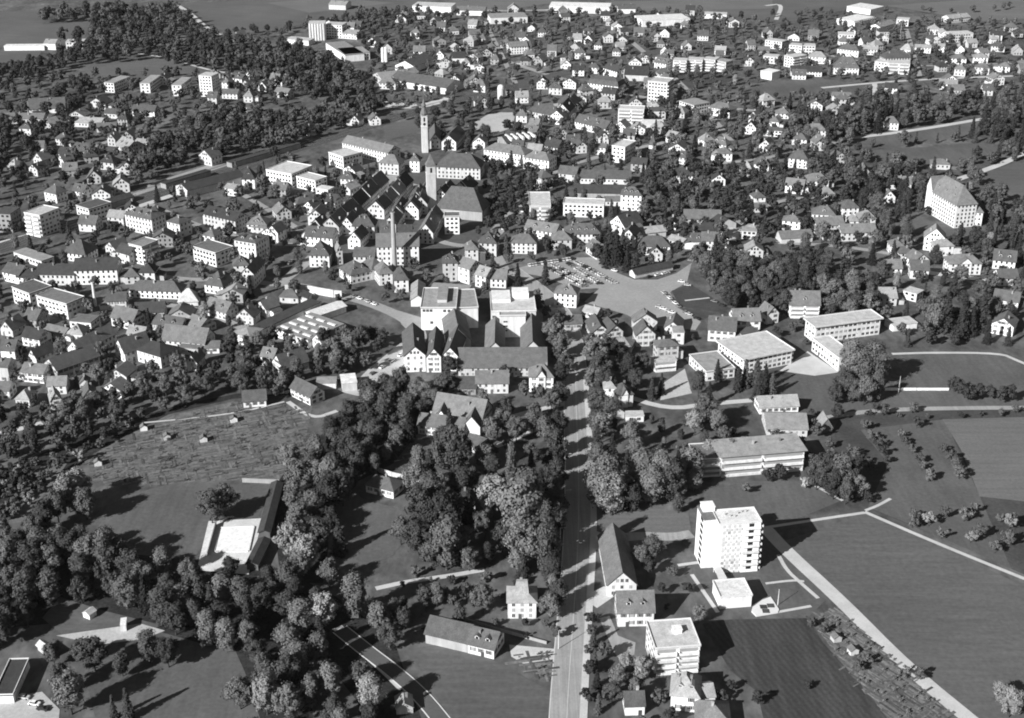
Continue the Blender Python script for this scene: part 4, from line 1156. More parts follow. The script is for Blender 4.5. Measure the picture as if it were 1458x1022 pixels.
for t_ in list(THINGS):
    if t_[5] and t_[5].startswith('white flat-roofed block with balcony rows'):
        b = MB()
        b.box(0, 3.0, -.5, 2.2, 10.75, 12.4)
        b.box(-.2, 3.2, -.7, 2.4, 12.4, 12.6)
        b.build('penthouse', M['wallW'], t_[0])

for t_ in list(THINGS):
    lab = t_[5] or ''
    k_ = [i for i, q in enumerate(THINGS) if q is t_][0]
    hw_, hd_ = FOOT[k_][3:5]
    if lab.startswith('tall white factory block'):
        for x_, z_ in ((-.82, 11.6), (-.62, 11.6), (-.42, 11.6), (-.4, 4.5), (.35, 11.4), (.6, 11.4), (.5, 4.2)):
            obj('window', window_mesh(1.5, 1.5), t_[0], (x_ * hw_, -hd_, z_))
        b = MB()
        b.box(-hw_ * .1, hw_ * .45, -hd_ * .5, hd_ * .8, 13.2, 15.2)
        b.build('roof_storey', M['wallC'], t_[0])
        b = MB()
        b.box(-hw_ * .12, hw_ * .47, -hd_ * .52, hd_ * .82, 15.2, 15.5)
        b.build('storey_roof', M['roof4'], t_[0])
    if lab.startswith('big white factory block'):
        for x0_, x1_, y0_, y1_, z_ in ((-.95, -.1, -.1, .95, 15.0), (0, .75, .3, .95, 16.5)):
            b = MB()
            b.box(x0_ * hw_, x1_ * hw_, y0_ * hd_, y1_ * hd_, 13.1, z_)
            b.build('roof_storey', M['wallW'], t_[0])
        for x_, z_ in ((-.9, 10), (-.9, 6), (.9, 8)):
            obj('window', window_mesh(1.5, 1.5), t_[0], (x_ * hw_, -hd_, z_))
    if t_[0].name.startswith('factory_hall') and not lab and abs(t_[1] - 730) < 20 and abs(t_[2] - 465) < 25:
        for x_, z_ in ((-.55, 9.2), (-.55, 6.6), (-.55, 4.0)):
            obj('window', window_mesh(2.2, .9), t_[0], (x_ * hw_, -hd_, z_))

for t_ in list(THINGS):
    if t_[5] and t_[5].startswith('huge white castle-like'):
        hw_, hd_ = FOOT[[i for i, q in enumerate(THINGS) if q is t_][0]][3:5]
        b = MB()
        b.poly([(-hw_ - .6, -hd_ - .5, -.4), (-hw_ + 6, -hd_ - .5, -.4), (-hw_ + 6, -hd_ - .5, 18), (-hw_ + 2.6, -hd_ - .5, 25.5), (-hw_ - .6, -hd_ - .5, 18),
                (-hw_ - .6, 1, -.4), (-hw_ + 6, 1, -.4), (-hw_ + 6, 1, 18), (-hw_ + 2.6, 1, 25.5), (-hw_ - .6, 1, 18)], [(0, 1, 2, 3, 4), (1, 6, 7, 2), (5, 0, 4, 9), (6, 5, 9, 8, 7), (2, 7, 8, 3), (3, 8, 9, 4)])
        b.build('gable_bay', M['wallW'], t_[0])
        b = MB()
        b.slab([(-hw_ - 1.1, -hd_ - .9, 17.3), (-hw_ + 2.6, -hd_ - .9, 25.8), (-hw_ + 2.6, 1.4, 25.8), (-hw_ - 1.1, 1.4, 17.3), (-hw_ + 6.5, -hd_ - .9, 17.3), (-hw_ + 6.5, 1.4, 17.3)], [(0, 1, 2, 3), (1, 4, 5, 2)], .25)
        b.build('bay_roof', M['roof3'], t_[0])

# the high-rise: two offset bodies, lift tower, balconies
hr_h = 22.0
A, B = at(17, 250, 237, hr_h), at(17, 372, 233, hr_h)
A2, B2 = at(17, 376, 276, hr_h), at(17, 722, 250, hr_h)
u = (B2 - A2) / np.linalg.norm(B2 - A2)
n = np.array((-u[1], u[0]))
bk = at(17, 640, 140, hr_h)
d2 = abs(float(np.dot(bk - A2, n)))
w2 = float(np.linalg.norm(B2 - A2))
hr = building((A2 + B2) / 2 + n * d2 / 2, math.atan2(u[1], u[0]), w2, d2, hr_h, 'F', 0, 'W', 6, ['p', 'x', 'n', 'br'], 'high_rise',
              'white eight-storey high-rise with corner balconies beside the big meadow', 'the high-rise', True)
dl = float(np.dot(at(17, 185, 140, hr_h) - A, n))
wb_ = MB()
xl0 = float(np.dot(A - A2, u)) - w2 / 2
yl0 = float(np.dot(A - A2, n)) - d2 / 2
wb_.box(xl0, -w2 / 2 - .02, yl0, yl0 + max(10, dl), -.4, hr_h)
wb_.build('stair_wing', M['wallW'], hr)
wb_ = MB()
wb_.box(xl0 - .2, -w2 / 2 - .27, yl0 - .2, yl0 + max(10, dl) + .2, hr_h, hr_h + .5)
wb_.build('wing_roof', M['roof3'], hr)
wb_ = MB()
yt_ = yl0 + max(10, dl) * .5
wb_.box(-w2 / 2 - 4.0, -w2 / 2 + .6, yt_, yt_ + 4.2, hr_h + .2, hr_h + 2.5)
wb_.box(-w2 / 2 - 4.2, -w2 / 2 + .8, yt_ - .2, yt_ + 4.4, hr_h + 2.5, hr_h + 2.75)
wb_.build('lift_tower', M['wallW'], hr)
for j in range(8):
    z = j * hr_h / 8
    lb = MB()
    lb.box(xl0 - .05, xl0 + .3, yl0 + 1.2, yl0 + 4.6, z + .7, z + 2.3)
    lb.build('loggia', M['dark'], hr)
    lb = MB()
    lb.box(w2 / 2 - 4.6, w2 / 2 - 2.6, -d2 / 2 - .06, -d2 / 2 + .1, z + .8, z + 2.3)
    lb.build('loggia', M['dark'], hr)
    lb = MB()
    lb.box(w2 / 2 - 7, w2 / 2 - .1, -d2 / 2 - .9, -d2 / 2 - .08, z + .1, z + .9)
    lb.build('balcony', M['wallW'], hr)
for j in range(8):
    z = j * hr_h / 8
    for k in range(4):
        x_ = -w2 / 2 + 1.2 + k * (w2 - 8.4) / 4
        lb = MB()
        lb.box(x_ + .3, x_ + (w2 - 8.4) / 4 - .5, -d2 / 2 - .05, -d2 / 2 + .1, z + 1.0, z + 2.2)
        lb.build('window', M['curtain'] if rng.random() < .9 else M['blind'], hr)
        lb = MB()
        lb.box(x_ + .1, x_ + (w2 - 8.4) / 4 - .3, -d2 / 2 - .35, -d2 / 2 - .06, z - .1, z + .9)
        lb.build('window_box', M['wallW'], hr)
for k in range(6):
    vb = MB()
    vb.lathe([(.25, hr_h + .3), (.25, hr_h + 1.1)], 8, -w2 / 2 + 4 + k * (w2 - 6) / 6, rng.uniform(-.1, .3) * d2)
    vb.build('roof_vent', M['metal'], hr)

# covered walkway from the high-rise to the pavilion
P = [at(17, *p, 3.0) for p in ((325, 610), (375, 605), (440, 722), (370, 735))]
wk = MB()
wk.slab([(*p, 3.2) for p in (P[3], P[2], P[1], P[0])], [(0, 1, 2, 3)], .25)
c_ = sum(P) / 4
wko = empty('covered_walkway', (c_[0], c_[1], 0))
wk.v = [(x - c_[0], y - c_[1], z) for x, y, z in wk.v]
wk.build('canopy', M['concrete'], wko)
for p in P:
    q = p * .9 + c_ * .1 - c_
    pb = MB()
    pb.box(q[0] - .12, q[0] + .12, q[1] - .12, q[1] + .12, 0, 2.96)
    pb.build('post', M['concrete'], wko)
tag(wko, 'white canopy over the path between high-rise and low pavilion', 'walkway')
# terrace of the pavilion
P = [at(17, *p) for p in ((650, 965), (730, 905), (800, 880), (870, 985), (860, 1010), (680, 1040), (640, 1000))]
c_ = sum(P) / len(P)
tb = MB()
tb.slab([(p[0] - c_[0], p[1] - c_[1], .5) for p in P][::-1], [tuple(range(len(P)))], .6)
te = empty('terrace', (c_[0], c_[1], 0))
tb.build('deck', M['trim'], te)
for p in ((740, 965), (800, 955), (760, 1000)):
    q = at(17, *p) - c_
    pb = MB()
    pb.box(q[0] - 1.3, q[0] + 1.3, q[1] - 1.2, q[1] + 1.2, .4, .62)
    pb.build('planting_bed', LEAF['leaf_dark'], te)
tag(te, 'white paved terrace with dark planting beds beside the low pavilion', 'terrace')

# old town: rows of joined gable houses running back from the viewer
def house_row(s, x0, y0, x1, y1, n, w, eave, rise, phrase):
    p, q = at(s, x0, y0, eave + rise), at(s, x1, y1, eave + rise)
    L = float(np.linalg.norm(q - p))
    t = (q - p) / L
    ang = math.atan2(t[1], t[0]) - math.pi / 2
    for i in range(n):
        c = p + t * L * (i + .5) / n
        d = L / n - .1
        e = building(c, ang + rng.uniform(-.03, .03), w + rng.uniform(-1, 1), d, eave + rng.uniform(-1, 1), 'G', rise + rng.uniform(-.5, .5), rng.choice('WWC'), rng.choice((1, 2, 2, 3)), [], 'row_house', None)
        pb = MB()                       # pale party-wall coping on the front verge
        ww = w / 2 + .5
        for sg in (-1, 1):
            pts = [(0, eave + rise + .9), (sg * ww, eave - .4 + .3)]
            pb.poly([(pts[0][0], -d / 2 - .45, pts[0][1]), (pts[1][0], -d / 2 - .45, pts[1][1]), (pts[1][0], -d / 2 + .1, pts[1][1]), (pts[0][0], -d / 2 + .1, pts[0][1])], [(0, 1, 2, 3) if sg > 0 else (3, 2, 1, 0)])
        pb.build('verge_coping', M['trim'], e)


house_row(6, 432, 245, 700, 10, 5, 12, 8, 6, 'row')
house_row(6, 672, 160, 830, 20, 4, 11, 8, 5.5, 'row')
house_row(6, 855, 165, 905, 80, 2, 11, 8, 5.5, 'row')
house_row(6, 590, 130, 640, 60, 2, 9, 7, 4, 'row')
house_row(6, 930, 290, 985, 190, 2, 10, 7, 6, 'row')
house_row(6, 742, 240, 812, 140, 2, 9, 7, 5, 'row')
house_row(6, 905, 150, 935, 60, 2, 9, 7, 5, 'row')
house_row(6, 320, 300, 400, 240, 2, 9, 6, 5, 'row')
house_row(6, 1010, 110, 1060, 50, 2, 10, 7, 5, 'row')
house_row(6, 520, 260, 590, 180, 2, 8, 6, 4.5, 'row')
house_row(6, 560, 330, 600, 290, 1, 9, 7, 4.5, 'row')
house_row(3, 365, 545, 430, 480, 2, 12, 6, 6, 'row')
house_row(6, 1110, 60, 1160, 20, 1, 13, 8, 6, 'row')

# ------------------------------------------------------------------ towers, chimneys, tanks
def tower_thing(name, s, x, y, parts, label, cat, land=None, h=20, rz=0.0):
    p = at(s, x, y)
    e = empty(name, (p[0], p[1], 0), rz)
    for pn, mb, mt in parts:
        mb.build(pn, mt, e)
    tag(e, label, cat)
    FOOT.append((p[0], p[1], 0, 4, 4))
    if land:
        X, Y = to_px(p[0], p[1], h / 2)
        LANDMARKS.append((X, Y, land))
    return e


def sq(prof, a=0.0):
    b = MB()
    b.lathe([(r * math.sqrt(2), z) for r, z in prof], 4)
    c, s_ = math.cos(math.pi / 4), math.sin(math.pi / 4)
    b.v = [(x * c - y * s_, x * s_ + y * c, z) for x, y, z in b.v]
    return b


def belfry(z0, z1, r):
    out = []
    for a in range(4):
        b = MB()
        b.box(-.7, .7, -r - .05, -r + .2, z0, z1)
        c, s_ = math.cos(a * math.pi / 2), math.sin(a * math.pi / 2)
        b.v = [(x * c - y * s_, x * s_ + y * c, z) for x, y, z in b.v]
        out.append(('belfry_opening', b, M['dark']))
    return out


spire = MB()
spire.lathe([(2.7, 29.5), (2.9, 31), (2.0, 33), (1.5, 35.5), (1.9, 37), (1.2, 38.5), (.35, 42), (.12, 47)], 8)
clock = []
for a in range(4):
    b = MB()
    n_ = 16
    vs = [(1.1 * math.cos(2 * math.pi * i / n_), -2.42, 22.8 + 1.1 * math.sin(2 * math.pi * i / n_)) for i in range(n_)]
    b.poly(vs, [tuple(range(n_))])
    c, s_ = math.cos(a * math.pi / 2), math.sin(a * math.pi / 2)
    b.v = [(x * c - y * s_, x * s_ + y * c, z) for x, y, z in b.v]
    clock.append(('clock_face', b, M['dark']))
cross = MB()
cross.box(-.08, .08, -.08, .08, 47, 49.2)
cross.box(-.6, .6, -.08, .08, 48.2, 48.4)
tower_thing('church_tower', 2, 930, 788, [('shaft', sq([(2.35, 0), (2.35, 20), (2.6, 20.2), (2.6, 20.6), (2.35, 20.8), (2.35, 29.4), (2.8, 29.6)]), M['wallC']), ('spire', spire, M['roof3']), ('cross', cross, M['metal'])] + belfry(24.8, 28, 2.35) + clock,
            'slender white church tower with needle spire rising behind the old town', 'church tower', 'the spired church tower', 40, .15)
tower_thing('church_tower', 6, 964, 200, [('shaft', sq([(3.0, 0), (3.0, 24), (3.2, 24.2), (3.2, 24.6), (3.0, 24.7), (3.0, 30), (3.3, 30.2)]), M['wallC']), ('spire', sq([(3.5, 30.2), (2.0, 33), (.1, 38)]), M['roof3'])] + belfry(25.6, 29, 3.0),
            'square church tower with pointed cap beside the big church roof', 'church tower', 'the square church tower', 34, .2)
st = MB()
st.lathe([(1.8, 0), (1.6, 5), (1.15, 36), (1.3, 36.1), (1.3, 37), (1.1, 37)], 20)
band = MB()
band.lathe([(1.42, 20), (1.4, 20.9)], 20)
flue = MB()
flue.lathe([(.85, 37.02), (.85, 37.05)], 14)
tower_thing('chimney_stack', 6, 773, 525, [('shaft', st, M['wallG']), ('iron_band', band, M['metal']), ('flue', flue, M['dark'])],
            'tall pale factory chimney standing before the white three-storey building', 'chimney', 'the tall chimney stack', 30)
st = MB()
st.lathe([(.9, 0), (.7, 14), (.8, 14.1), (.8, 14.6)], 14)
flue = MB()
flue.lathe([(.45, 14.62), (.45, 14.66)], 10)
tower_thing('chimney_stack', 5, 496, 712, [('shaft', st, M['trim']), ('flue', flue, M['dark'])], 'short slim white chimney in front of the long three-storey building', 'chimney', None, 12)
tk = MB()
tk.lathe([(3.1, 0), (3.1, 9.5), (2.9, 11), (2.0, 12.3), (.6, 12.9)], 20)
rim = MB()
rim.lathe([(3.25, 9.2), (3.25, 9.6)], 20)
tower_thing('storage_tank', 2, 1324, 512, [('shell', tk, M['wallW']), ('rim', rim, M['trim'])], 'bright white round-topped storage tank beside the railway', 'tank', 'the white storage tank', 10)
for xx, lb in ((712, 'left of two slim white silos near the far factory'), (729, 'right of two slim white silos near the far factory')):
    tk = MB()
    tk.lathe([(1.6, 0), (1.6, 13), (.8, 14.4)], 14)
    rim = MB()
    rim.lathe([(1.7, 12.7), (1.7, 13.05)], 14)
    tower_thing('silo', 2, xx, 320, [('shell', tk, M['wallW']), ('rim', rim, M['trim'])], lb, 'silo', None, 12)
# ribs of the grain silo
for t_ in THINGS:
    if t_[0].name.startswith('grain_silo'):
        w_ = at(2, 410, 121, 18) - at(2, 325, 122, 18)
        w_ = float(np.linalg.norm(w_))
        for k in range(6):
            b = MB()
            xx = -w_ / 2 + (k + .5) * w_ / 6
            b.box(xx - .5, xx + .5, -8.3, -7.5, -.2, 18.2)
            b.build('rib', M['wallC'], t_[0])
    if t_[5] and 'pale flat-roofed factory with rows of skylights' in t_[5]:
        e_ = t_[0]
        ww_, dd_ = FOOT[[k for k, q in enumerate(THINGS) if q is t_][0]][3:5]
        for i in range(3):
            for j in range(4):
                b = MB()
                xx, yy = -ww_ + (i + .5) * ww_ * 2 / 3, -dd_ + (j + .6) * dd_ * 2 / 4.4
                b.box(xx - ww_ * .22, xx + ww_ * .22, yy - .75, yy + .75, 5.2, 5.9)
                b.build('skylight', M['trim'], e_)
    if t_[5] and 'striped by white roof ridges' in t_[5]:
        for k in range(5):
            b = MB()
            xx = -10 + k * 5
            b.box(xx - .7, xx + .7, -10.5, 3, 6.0, 8.6)
            b.build('roof_ridge', M['trim'], t_[0])

# ------------------------------------------------------------------ walls, masts, pool
def wall_thing(name, pts, s, h, t, m, label, cat, piers=True):
    P = [at(s, *p) for p in pts]
    e = empty(name, (P[0][0], P[0][1], 0))
    for a, b in zip(P[:-1], P[1:]):
        L = np.linalg.norm(b - a)
        n_ = np.array((-(b - a)[1], (b - a)[0])) / L * t / 2
        k = max(1, int(L / 12))
        for i in range(k):
            p, q = a + (b - a) * i / k - P[0], a + (b - a) * (i + .98) / k - P[0]
            mb = MB()
            mb.slab([(*(p + n_), h), (*(p - n_), h), (*(q - n_), h), (*(q + n_), h)], [(0, 1, 2, 3)], h + .3)
            mb.build('wall_panel', m, e)
    tag(e, label, cat)


wall_thing('garden_wall', [(690, 700), (760, 722), (850, 742), (1030, 772)], 10, 2.2, .4, M['wallC'], 'long pale garden wall running behind the white bungalow', 'wall')
wall_thing('pool_wall', [(1258, 752), (1455, 760)], 9, 2.0, .4, M['wallG'], 'pale wall closing the far side of the pool meadow', 'wall')
wall_thing('boundary_wall', [(735, 276), (1070, 276)], 12, 1.4, .4, M['wallW'], 'straight white wall along the meadow below the tall trees', 'wall')
wall_thing('retaining_wall', [(205, 640), (300, 640), (460, 668), (500, 672)], 6, 4.5, .8, M['wallC'], 'tall pale retaining wall below the street bend', 'wall')
wall_thing('drive_wall', [(1000, 535), (1180, 592), (1455, 668)], 14, 1.2, .35, M['wallG'], 'low wall running from the lawn cottage to the main road', 'wall')
wall_thing('pool_fence', [(1042, 92), (1000, 245)], 13, 2.2, .3, M['wallG'], 'grey fence along the left side of the white pool', 'fence')
# the pool
P = [at(13, *p) for p in ((1062, 110), (1222, 104), (1196, 220), (1036, 222))]
c_ = sum(P) / 4
pe = empty('swimming_pool', (c_[0], c_[1], 0))
pb = MB()
pb.slab([(p[0] - c_[0], p[1] - c_[1], .42) for p in P][::-1], [(0, 1, 2, 3)], .3)
pb.build('pool_floor', M['wallW'], pe)
for i in range(4):
    a, b = P[i] - c_, P[(i + 1) % 4] - c_
    n_ = (a + b) / np.linalg.norm(a + b) * .5
    rb = MB()
    rb.slab([(*a, .62), (*b, .62), (*(b + n_), .62), (*(a + n_), .62)], [(0, 1, 2, 3)], .5)
    rb.build('pool_rim', M['trim'], pe)
tag(pe, 'dazzling white rectangular swimming pool beside dark cabins', 'pool')
LANDMARKS.append((330, 770, 'the white pool'))


def mast(s, x, y, h, label, cat, name, lamp=False):
    p = at(s, x, y)
    e = empty(name, (p[0], p[1], 0))
    b = MB()
    b.lathe([(.16, 0), (.13, h * .5), (.08, h)], 8)
    b.build('pole', M['trim'], e)
    if lamp:
        b = MB()
        b.tube((0, 0, h), (1.8, 0, h + .35), .06, .05)
        b.build('arm', M['trim'], e)
        b = MB()
        b.box(1.5, 2.6, -.2, .2, h + .25, h + .45)
        b.build('lamp_head', M['metal'], e)
    else:
        b = MB()
        b.lathe([(.18, h), (.18, h + .25), (.05, h + .35)], 8)
        b.build('finial', M['metal'], e)
    tag(e, label, cat, 'street lamps along the main road' if lamp else None)


mast(12, 806, 290, 9, 'white flagpole standing at the straight white meadow wall', 'flagpole', 'flagpole')
mast(15, 1378, 480, 7, 'thin white pole on the lawn beside the pavilion terrace', 'pole', 'flagpole')
mast(4, 814, 200, 16, 'tall pale mast on the far right slope', 'mast', 'mast')
for k, (s_, x_, y_, lb) in enumerate(((15, 322, 690, 'street lamp at the drive of the bell-roofed villa'), (15, 330, 190, 'street lamp beside the two tall poplars'), (11, 380, 880, 'street lamp where poplar shadows end on the main road'),
                                      (11, 382, 690, 'street lamp beside the park lawn on the main road'), (11, 386, 330, 'street lamp at the park path junction with the main road'))):
    mast(s_, x_, y_, 8, lb, 'street lamp', 'street_lamp', True)

# ------------------------------------------------------------------ plan tests
def in_poly(poly, p):
    x, y = p
    xs, ys = poly[:, 0], poly[:, 1]
    x2, y2 = np.roll(xs, -1), np.roll(ys, -1)
    c = ((ys > y) != (y2 > y)) & (x < (x2 - xs) * (y - ys) / (y2 - ys + 1e-12) + xs)
    return bool(np.count_nonzero(c) % 2)


KEEP_BB = [(k[:, 0].min(), k[:, 0].max(), k[:, 1].min(), k[:, 1].max(), k) for k in KEEP_OUT]


def paved(p):
    for a, b, c, d, k in KEEP_BB:
        if a < p[0] < b and c < p[1] < d and in_poly(k, p):
            return True
    return False


def built(p, margin):
    F = FOOT_ARR
    dx, dy = p[0] - F[:, 0], p[1] - F[:, 1]
    c, s = np.cos(F[:, 2]), np.sin(F[:, 2])
    lx, ly = dx * c + dy * s, -dx * s + dy * c
    return bool(np.any((np.abs(lx) < F[:, 3] + margin) & (np.abs(ly) < F[:, 4] + margin)))


FOOT_ARR = np.array(FOOT)
# ------------------------------------------------------------------ the many smaller houses of the outer quarters
ZONES = [  # photo rectangle, how many, main direction
    ((600, 32, 780, 132), 30, .3), ((780, 42, 960, 132), 32, .1), ((960, 26, 1110, 92), 10, .0), ((1100, 40, 1300, 132), 14, .1),
    ((1290, 40, 1490, 130), 24, -.1), ((720, 130, 900, 240), 14, .2), ((900, 130, 1120, 250), 16, .1), ((1120, 140, 1210, 240), 5, .1),
    ((1000, 240, 1300, 330), 5, .1), ((15, 150, 200, 270), 14, .3), ((280, 105, 420, 150), 7, .1), ((10, 410, 200, 560), 9, .4),
    ((470, 22, 640, 80), 12, .3), ((200, 380, 420, 470), 5, .4), ((370, 265, 480, 335), 4, .6), ((160, 280, 380, 350), 4, .5),
    ((480, 225, 700, 300), 5, .6), ((700, 10, 1000, 40), 10, .1), ((860, 455, 960, 500), 3, .2), ((20, 270, 160, 330), 3, .3),
]
cand = []
for (xa, ya, xb, yb), cnt, ang in ZONES:
    got = tries = 0
    while got < cnt and tries < cnt * 40:
        tries += 1
        p = ground(rng.uniform(xa, xb), rng.uniform(ya, yb), 3)
        w, d = rng.uniform(8, 13), rng.uniform(7.5, 11)
        FOOT_ARR = np.array(FOOT + [(q[0][0], q[0][1], q[1], q[2] / 2, q[3] / 2) for q in cand])
        if built(p, 8.5) or paved(p) or paved(p + (0, -5)) or paved(p + (5, 0)) or paved(p - (5, 0)):
            continue
        a = -ang * .6 + rng.choice((0, 0, math.pi / 2, .35, -.4)) + rng.uniform(-.2, .2)
        if a > .9:
            a -= math.pi / 2
            w, d = d, w
        cand.append((p, a, w, d, rng.uniform(4.2, 6.8), rng.choice('GGGEEHH'), rng.uniform(3, 4.8), rng.choice('WWWCCG'), rng.choice((2, 2, 3, 3, 1, 4))))
        got += 1
n_house = sum(1 for t in THINGS if t[0].name.split('.')[0] == 'house')
cand.sort(key=lambda q: math.hypot(q[0][0], q[0][1]))
far_mass = {}
for k, (p, a, w, d, h, roof, rh, wt, rt) in enumerate(cand):
    if n_house + k < 305:
        building(p, a, w, d, h, roof, rh, wt, rt, ['c1'] + (['d1'] if rng.random() < .2 else []), 'house')
        continue
    FOOT.append((float(p[0]), float(p[1]), a, w / 2, d / 2))      # the smallest ones, past the count of houses that stand singly
    b = MB()
    b.box(-w / 2, w / 2, -d / 2, d / 2, -.3, h, 0)
    if roof == 'G':
        b.poly([(-w / 2, -d / 2, h), (w / 2, -d / 2, h), (0, -d / 2, h + rh)], [(0, 1, 2)], 0)
    if roof == 'E':
        b.poly([(-w / 2, d / 2, h), (-w / 2, -d / 2, h), (-w / 2, 0, h + rh)], [(0, 1, 2)], 0)
    b.slab(*roof_faces(roof, w, d, h, rh, .5), .2, 1)
    b.box(-.4, .4, .5, 1.2, h + rh * .5, h + rh + 1.2, 2)
    for x in np.arange(-w / 2 + 1.5, w / 2 - 1, 2.8):
        for z in (1.6, 4.2):
            if z + .8 < h:
                b.box(x - .5, x + .5, -d / 2 - .06, -d / 2 + .02, z - .7, z + .7, 3)
    c, s = math.cos(a), math.sin(a)
    mass = far_mass.setdefault((wt, rt), MB())
    n0 = len(mass.v)
    mass.v += [(p[0] + x * c - y * s, p[1] + x * s + y * c, z) for x, y, z in b.v]
    mass.f += [tuple(n0 + i for i in f) for f in b.f]
    mass.m += b.m
if far_mass:
    root = empty('distant_houses', (0, 1200, 0))
    tag(root, 'crowd of small far houses at the upper town edge', 'houses', kind='stuff')
    for (wt, rt), mass in far_mass.items():
        mass.v = [(x, y - 1200, z) for x, y, z in mass.v]
        tag(mass.build('house_mass', [M['wall' + wt], M['roof%d' % rt], M['brick'], M['glass']], root), kind='stuff')
FOOT_ARR = np.array(FOOT)

# ------------------------------------------------------------------ trees
def quads_mesh(name, V, m):
    V = np.ascontiguousarray(V, dtype=np.float32)
    n = len(V)
    me = bpy.data.meshes.new(name)
    me.vertices.add(n * 4)
    me.vertices.foreach_set('co', V.reshape(-1))
    me.loops.add(n * 4)
    me.loops.foreach_set('vertex_index', np.arange(n * 4, dtype=np.int32))
    me.polygons.add(n)
    me.polygons.foreach_set('loop_start', np.arange(0, n * 4, 4, dtype=np.int32))
    me.update(calc_edges=True)
    me.materials.append(m)
    return me


def leaves(pos, nrm, size):
    """leaf-clump quads at pos facing nrm"""
    n = len(pos)
    nrm = nrm / (np.linalg.norm(nrm, axis=1)[:, None] + 1e-9)
    r = nrng.normal(size=(n, 3))
    a = np.cross(nrm, r)
    a /= np.linalg.norm(a, axis=1)[:, None] + 1e-9
    b = np.cross(nrm, a)
    s = (size * nrng.uniform(.6, 1.3, n))[:, None]
    k = nrng.uniform(.55, 1.0, n)[:, None]
    fold = nrm * s * .3
    return np.stack([pos - a * s, pos - b * s * k - fold, pos + a * s, pos + b * s * k + fold * .4], 1)


def cores(C, R, k=.63):
    """opaque lump added inside each leaf clump to block light"""
    q = np.array([(-1, -1, -1), (1, -1, -1), (1, 1, -1), (-1, 1, -1), (-1, -1, 1), (1, -1, 1), (1, 1, 1), (-1, 1, 1)], float) / math.sqrt(3) * 1.15
    F = [(3, 2, 1, 0), (4, 5, 6, 7), (0, 1, 5, 4), (1, 2, 6, 5), (2, 3, 7, 6), (3, 0, 4, 7)]
    out = []
    for c, r in zip(C, R):
        a = nrng.uniform(0, 6.28)
        ca, sa = math.cos(a), math.sin(a)
        v = q * r * k * nrng.uniform(.8, 1.1, (8, 1))
        v = np.stack([v[:, 0] * ca - v[:, 1] * sa, v[:, 0] * sa + v[:, 1] * ca, v[:, 2] * .9], 1) + c
        out.append(v[np.array(F)])
    return np.concatenate(out)


def crown_broad(h, lush, n_c, n_l, leaf, flat=1.0, lo=.2):
    """uneven crown made of leaf clumps"""
    rx = h * lush
    c = []
    while len(c) < n_c:
        q = nrng.uniform(-1, 1, 3)
        r = np.linalg.norm(q)
        if r > 1 or r < .35: continue
        c.append(q)
    c = np.array(c)
    zc, rz = h * (lo + 1) / 2, h * (1 - lo) / 2 * .88
    wob = 1 + .22 * np.sin(3 * np.arctan2(c[:, 1], c[:, 0]) + nrng.uniform(0, 6)) * nrng.uniform(.5, 1)
    taper = 1 - .25 * np.clip(c[:, 2], 0, 1)
    C = np.stack([c[:, 0] * rx * .85 * wob * taper, c[:, 1] * rx * .85 * wob * taper, zc + c[:, 2] * rz * flat], 1)
    R = h * nrng.uniform(.055, .16, n_c)
    idx = np.repeat(np.arange(n_c), n_l)
    d = nrng.normal(size=(len(idx), 3))
    d[:, 2] += .25
    d /= np.linalg.norm(d, axis=1)[:, None]
    pos = C[idx] + d * (R[idx] * (nrng.uniform(.62, 1.05, len(idx)) + .35 * nrng.random(len(idx)) ** 5))[:, None] * (1, 1, .9)
    out = d + .4 * (pos - (0, 0, zc)) / rx + nrng.normal(size=d.shape) * .2
    core = cores(np.concatenate([C, [(0, 0, zc)]]), np.concatenate([R, [min(rx, rz) * .6]]))  # added inner lumps stop light leaking through, so far sides stay dark
    return np.concatenate([leaves(pos, out, leaf), core])


def crown_poplar(h, r, n_c, n_l, leaf):
    t = nrng.uniform(.08, 1, n_c)
    rad = r * h * np.sin(np.pi * np.clip(t, .1, 1) ** .8) ** .6
    a = nrng.uniform(0, 2 * np.pi, n_c)
    C = np.stack([np.cos(a) * rad * .7, np.sin(a) * rad * .7, t * h * .96], 1)
    R = h * nrng.uniform(.04, .075, n_c)
    idx = np.repeat(np.arange(n_c), n_l)
    d = nrng.normal(size=(len(idx), 3))
    d /= np.linalg.norm(d, axis=1)[:, None]
    pos = C[idx] + d * R[idx][:, None] * nrng.uniform(.6, 1.1, len(idx))[:, None] * (1, 1, 1.6)
    out = d + nrng.normal(size=d.shape) * .4 + np.stack([np.cos(a), np.sin(a), 0 * a], 1)[idx] * .5
    return np.concatenate([leaves(pos, out, leaf), cores(C, R * 1.2)])


def crown_conifer(h, r, tiers, n_b, n_l, leaf):
    P, N = [], []
    for i in range(tiers):
        t = (i + .3) / tiers
        z = h * (.06 + .92 * t)
        rad = r * h * (1 - t) ** .85 * nrng.uniform(.85, 1.15) + .12
        for k in range(max(4, int(n_b * (1 - .6 * t)))):
            a = nrng.uniform(0, 2 * np.pi)
            L = rad * nrng.uniform(.7, 1.15)
            q = nrng.uniform(.15, 1, n_l) ** .7
            x = np.stack([np.cos(a) * L * q, np.sin(a) * L * q, z - L * .45 * q ** 1.4 + nrng.normal(size=n_l) * .12], 1)
            x[:, :2] += nrng.normal(size=(n_l, 2)) * leaf * .5
            P.append(x)
            N.append(np.stack([np.cos(a) * .8 + nrng.normal(size=n_l) * .4, np.sin(a) * .8 + nrng.normal(size=n_l) * .4, np.full(n_l, .8)], 1))
    ts = np.linspace(.08, .9, 12)
    core = cores(np.stack([0 * ts, 0 * ts, ts * h], 1), r * h * (1 - ts) ** .85 * .75 + .1)
    return np.concatenate([leaves(np.concatenate(P), np.concatenate(N), leaf), core])


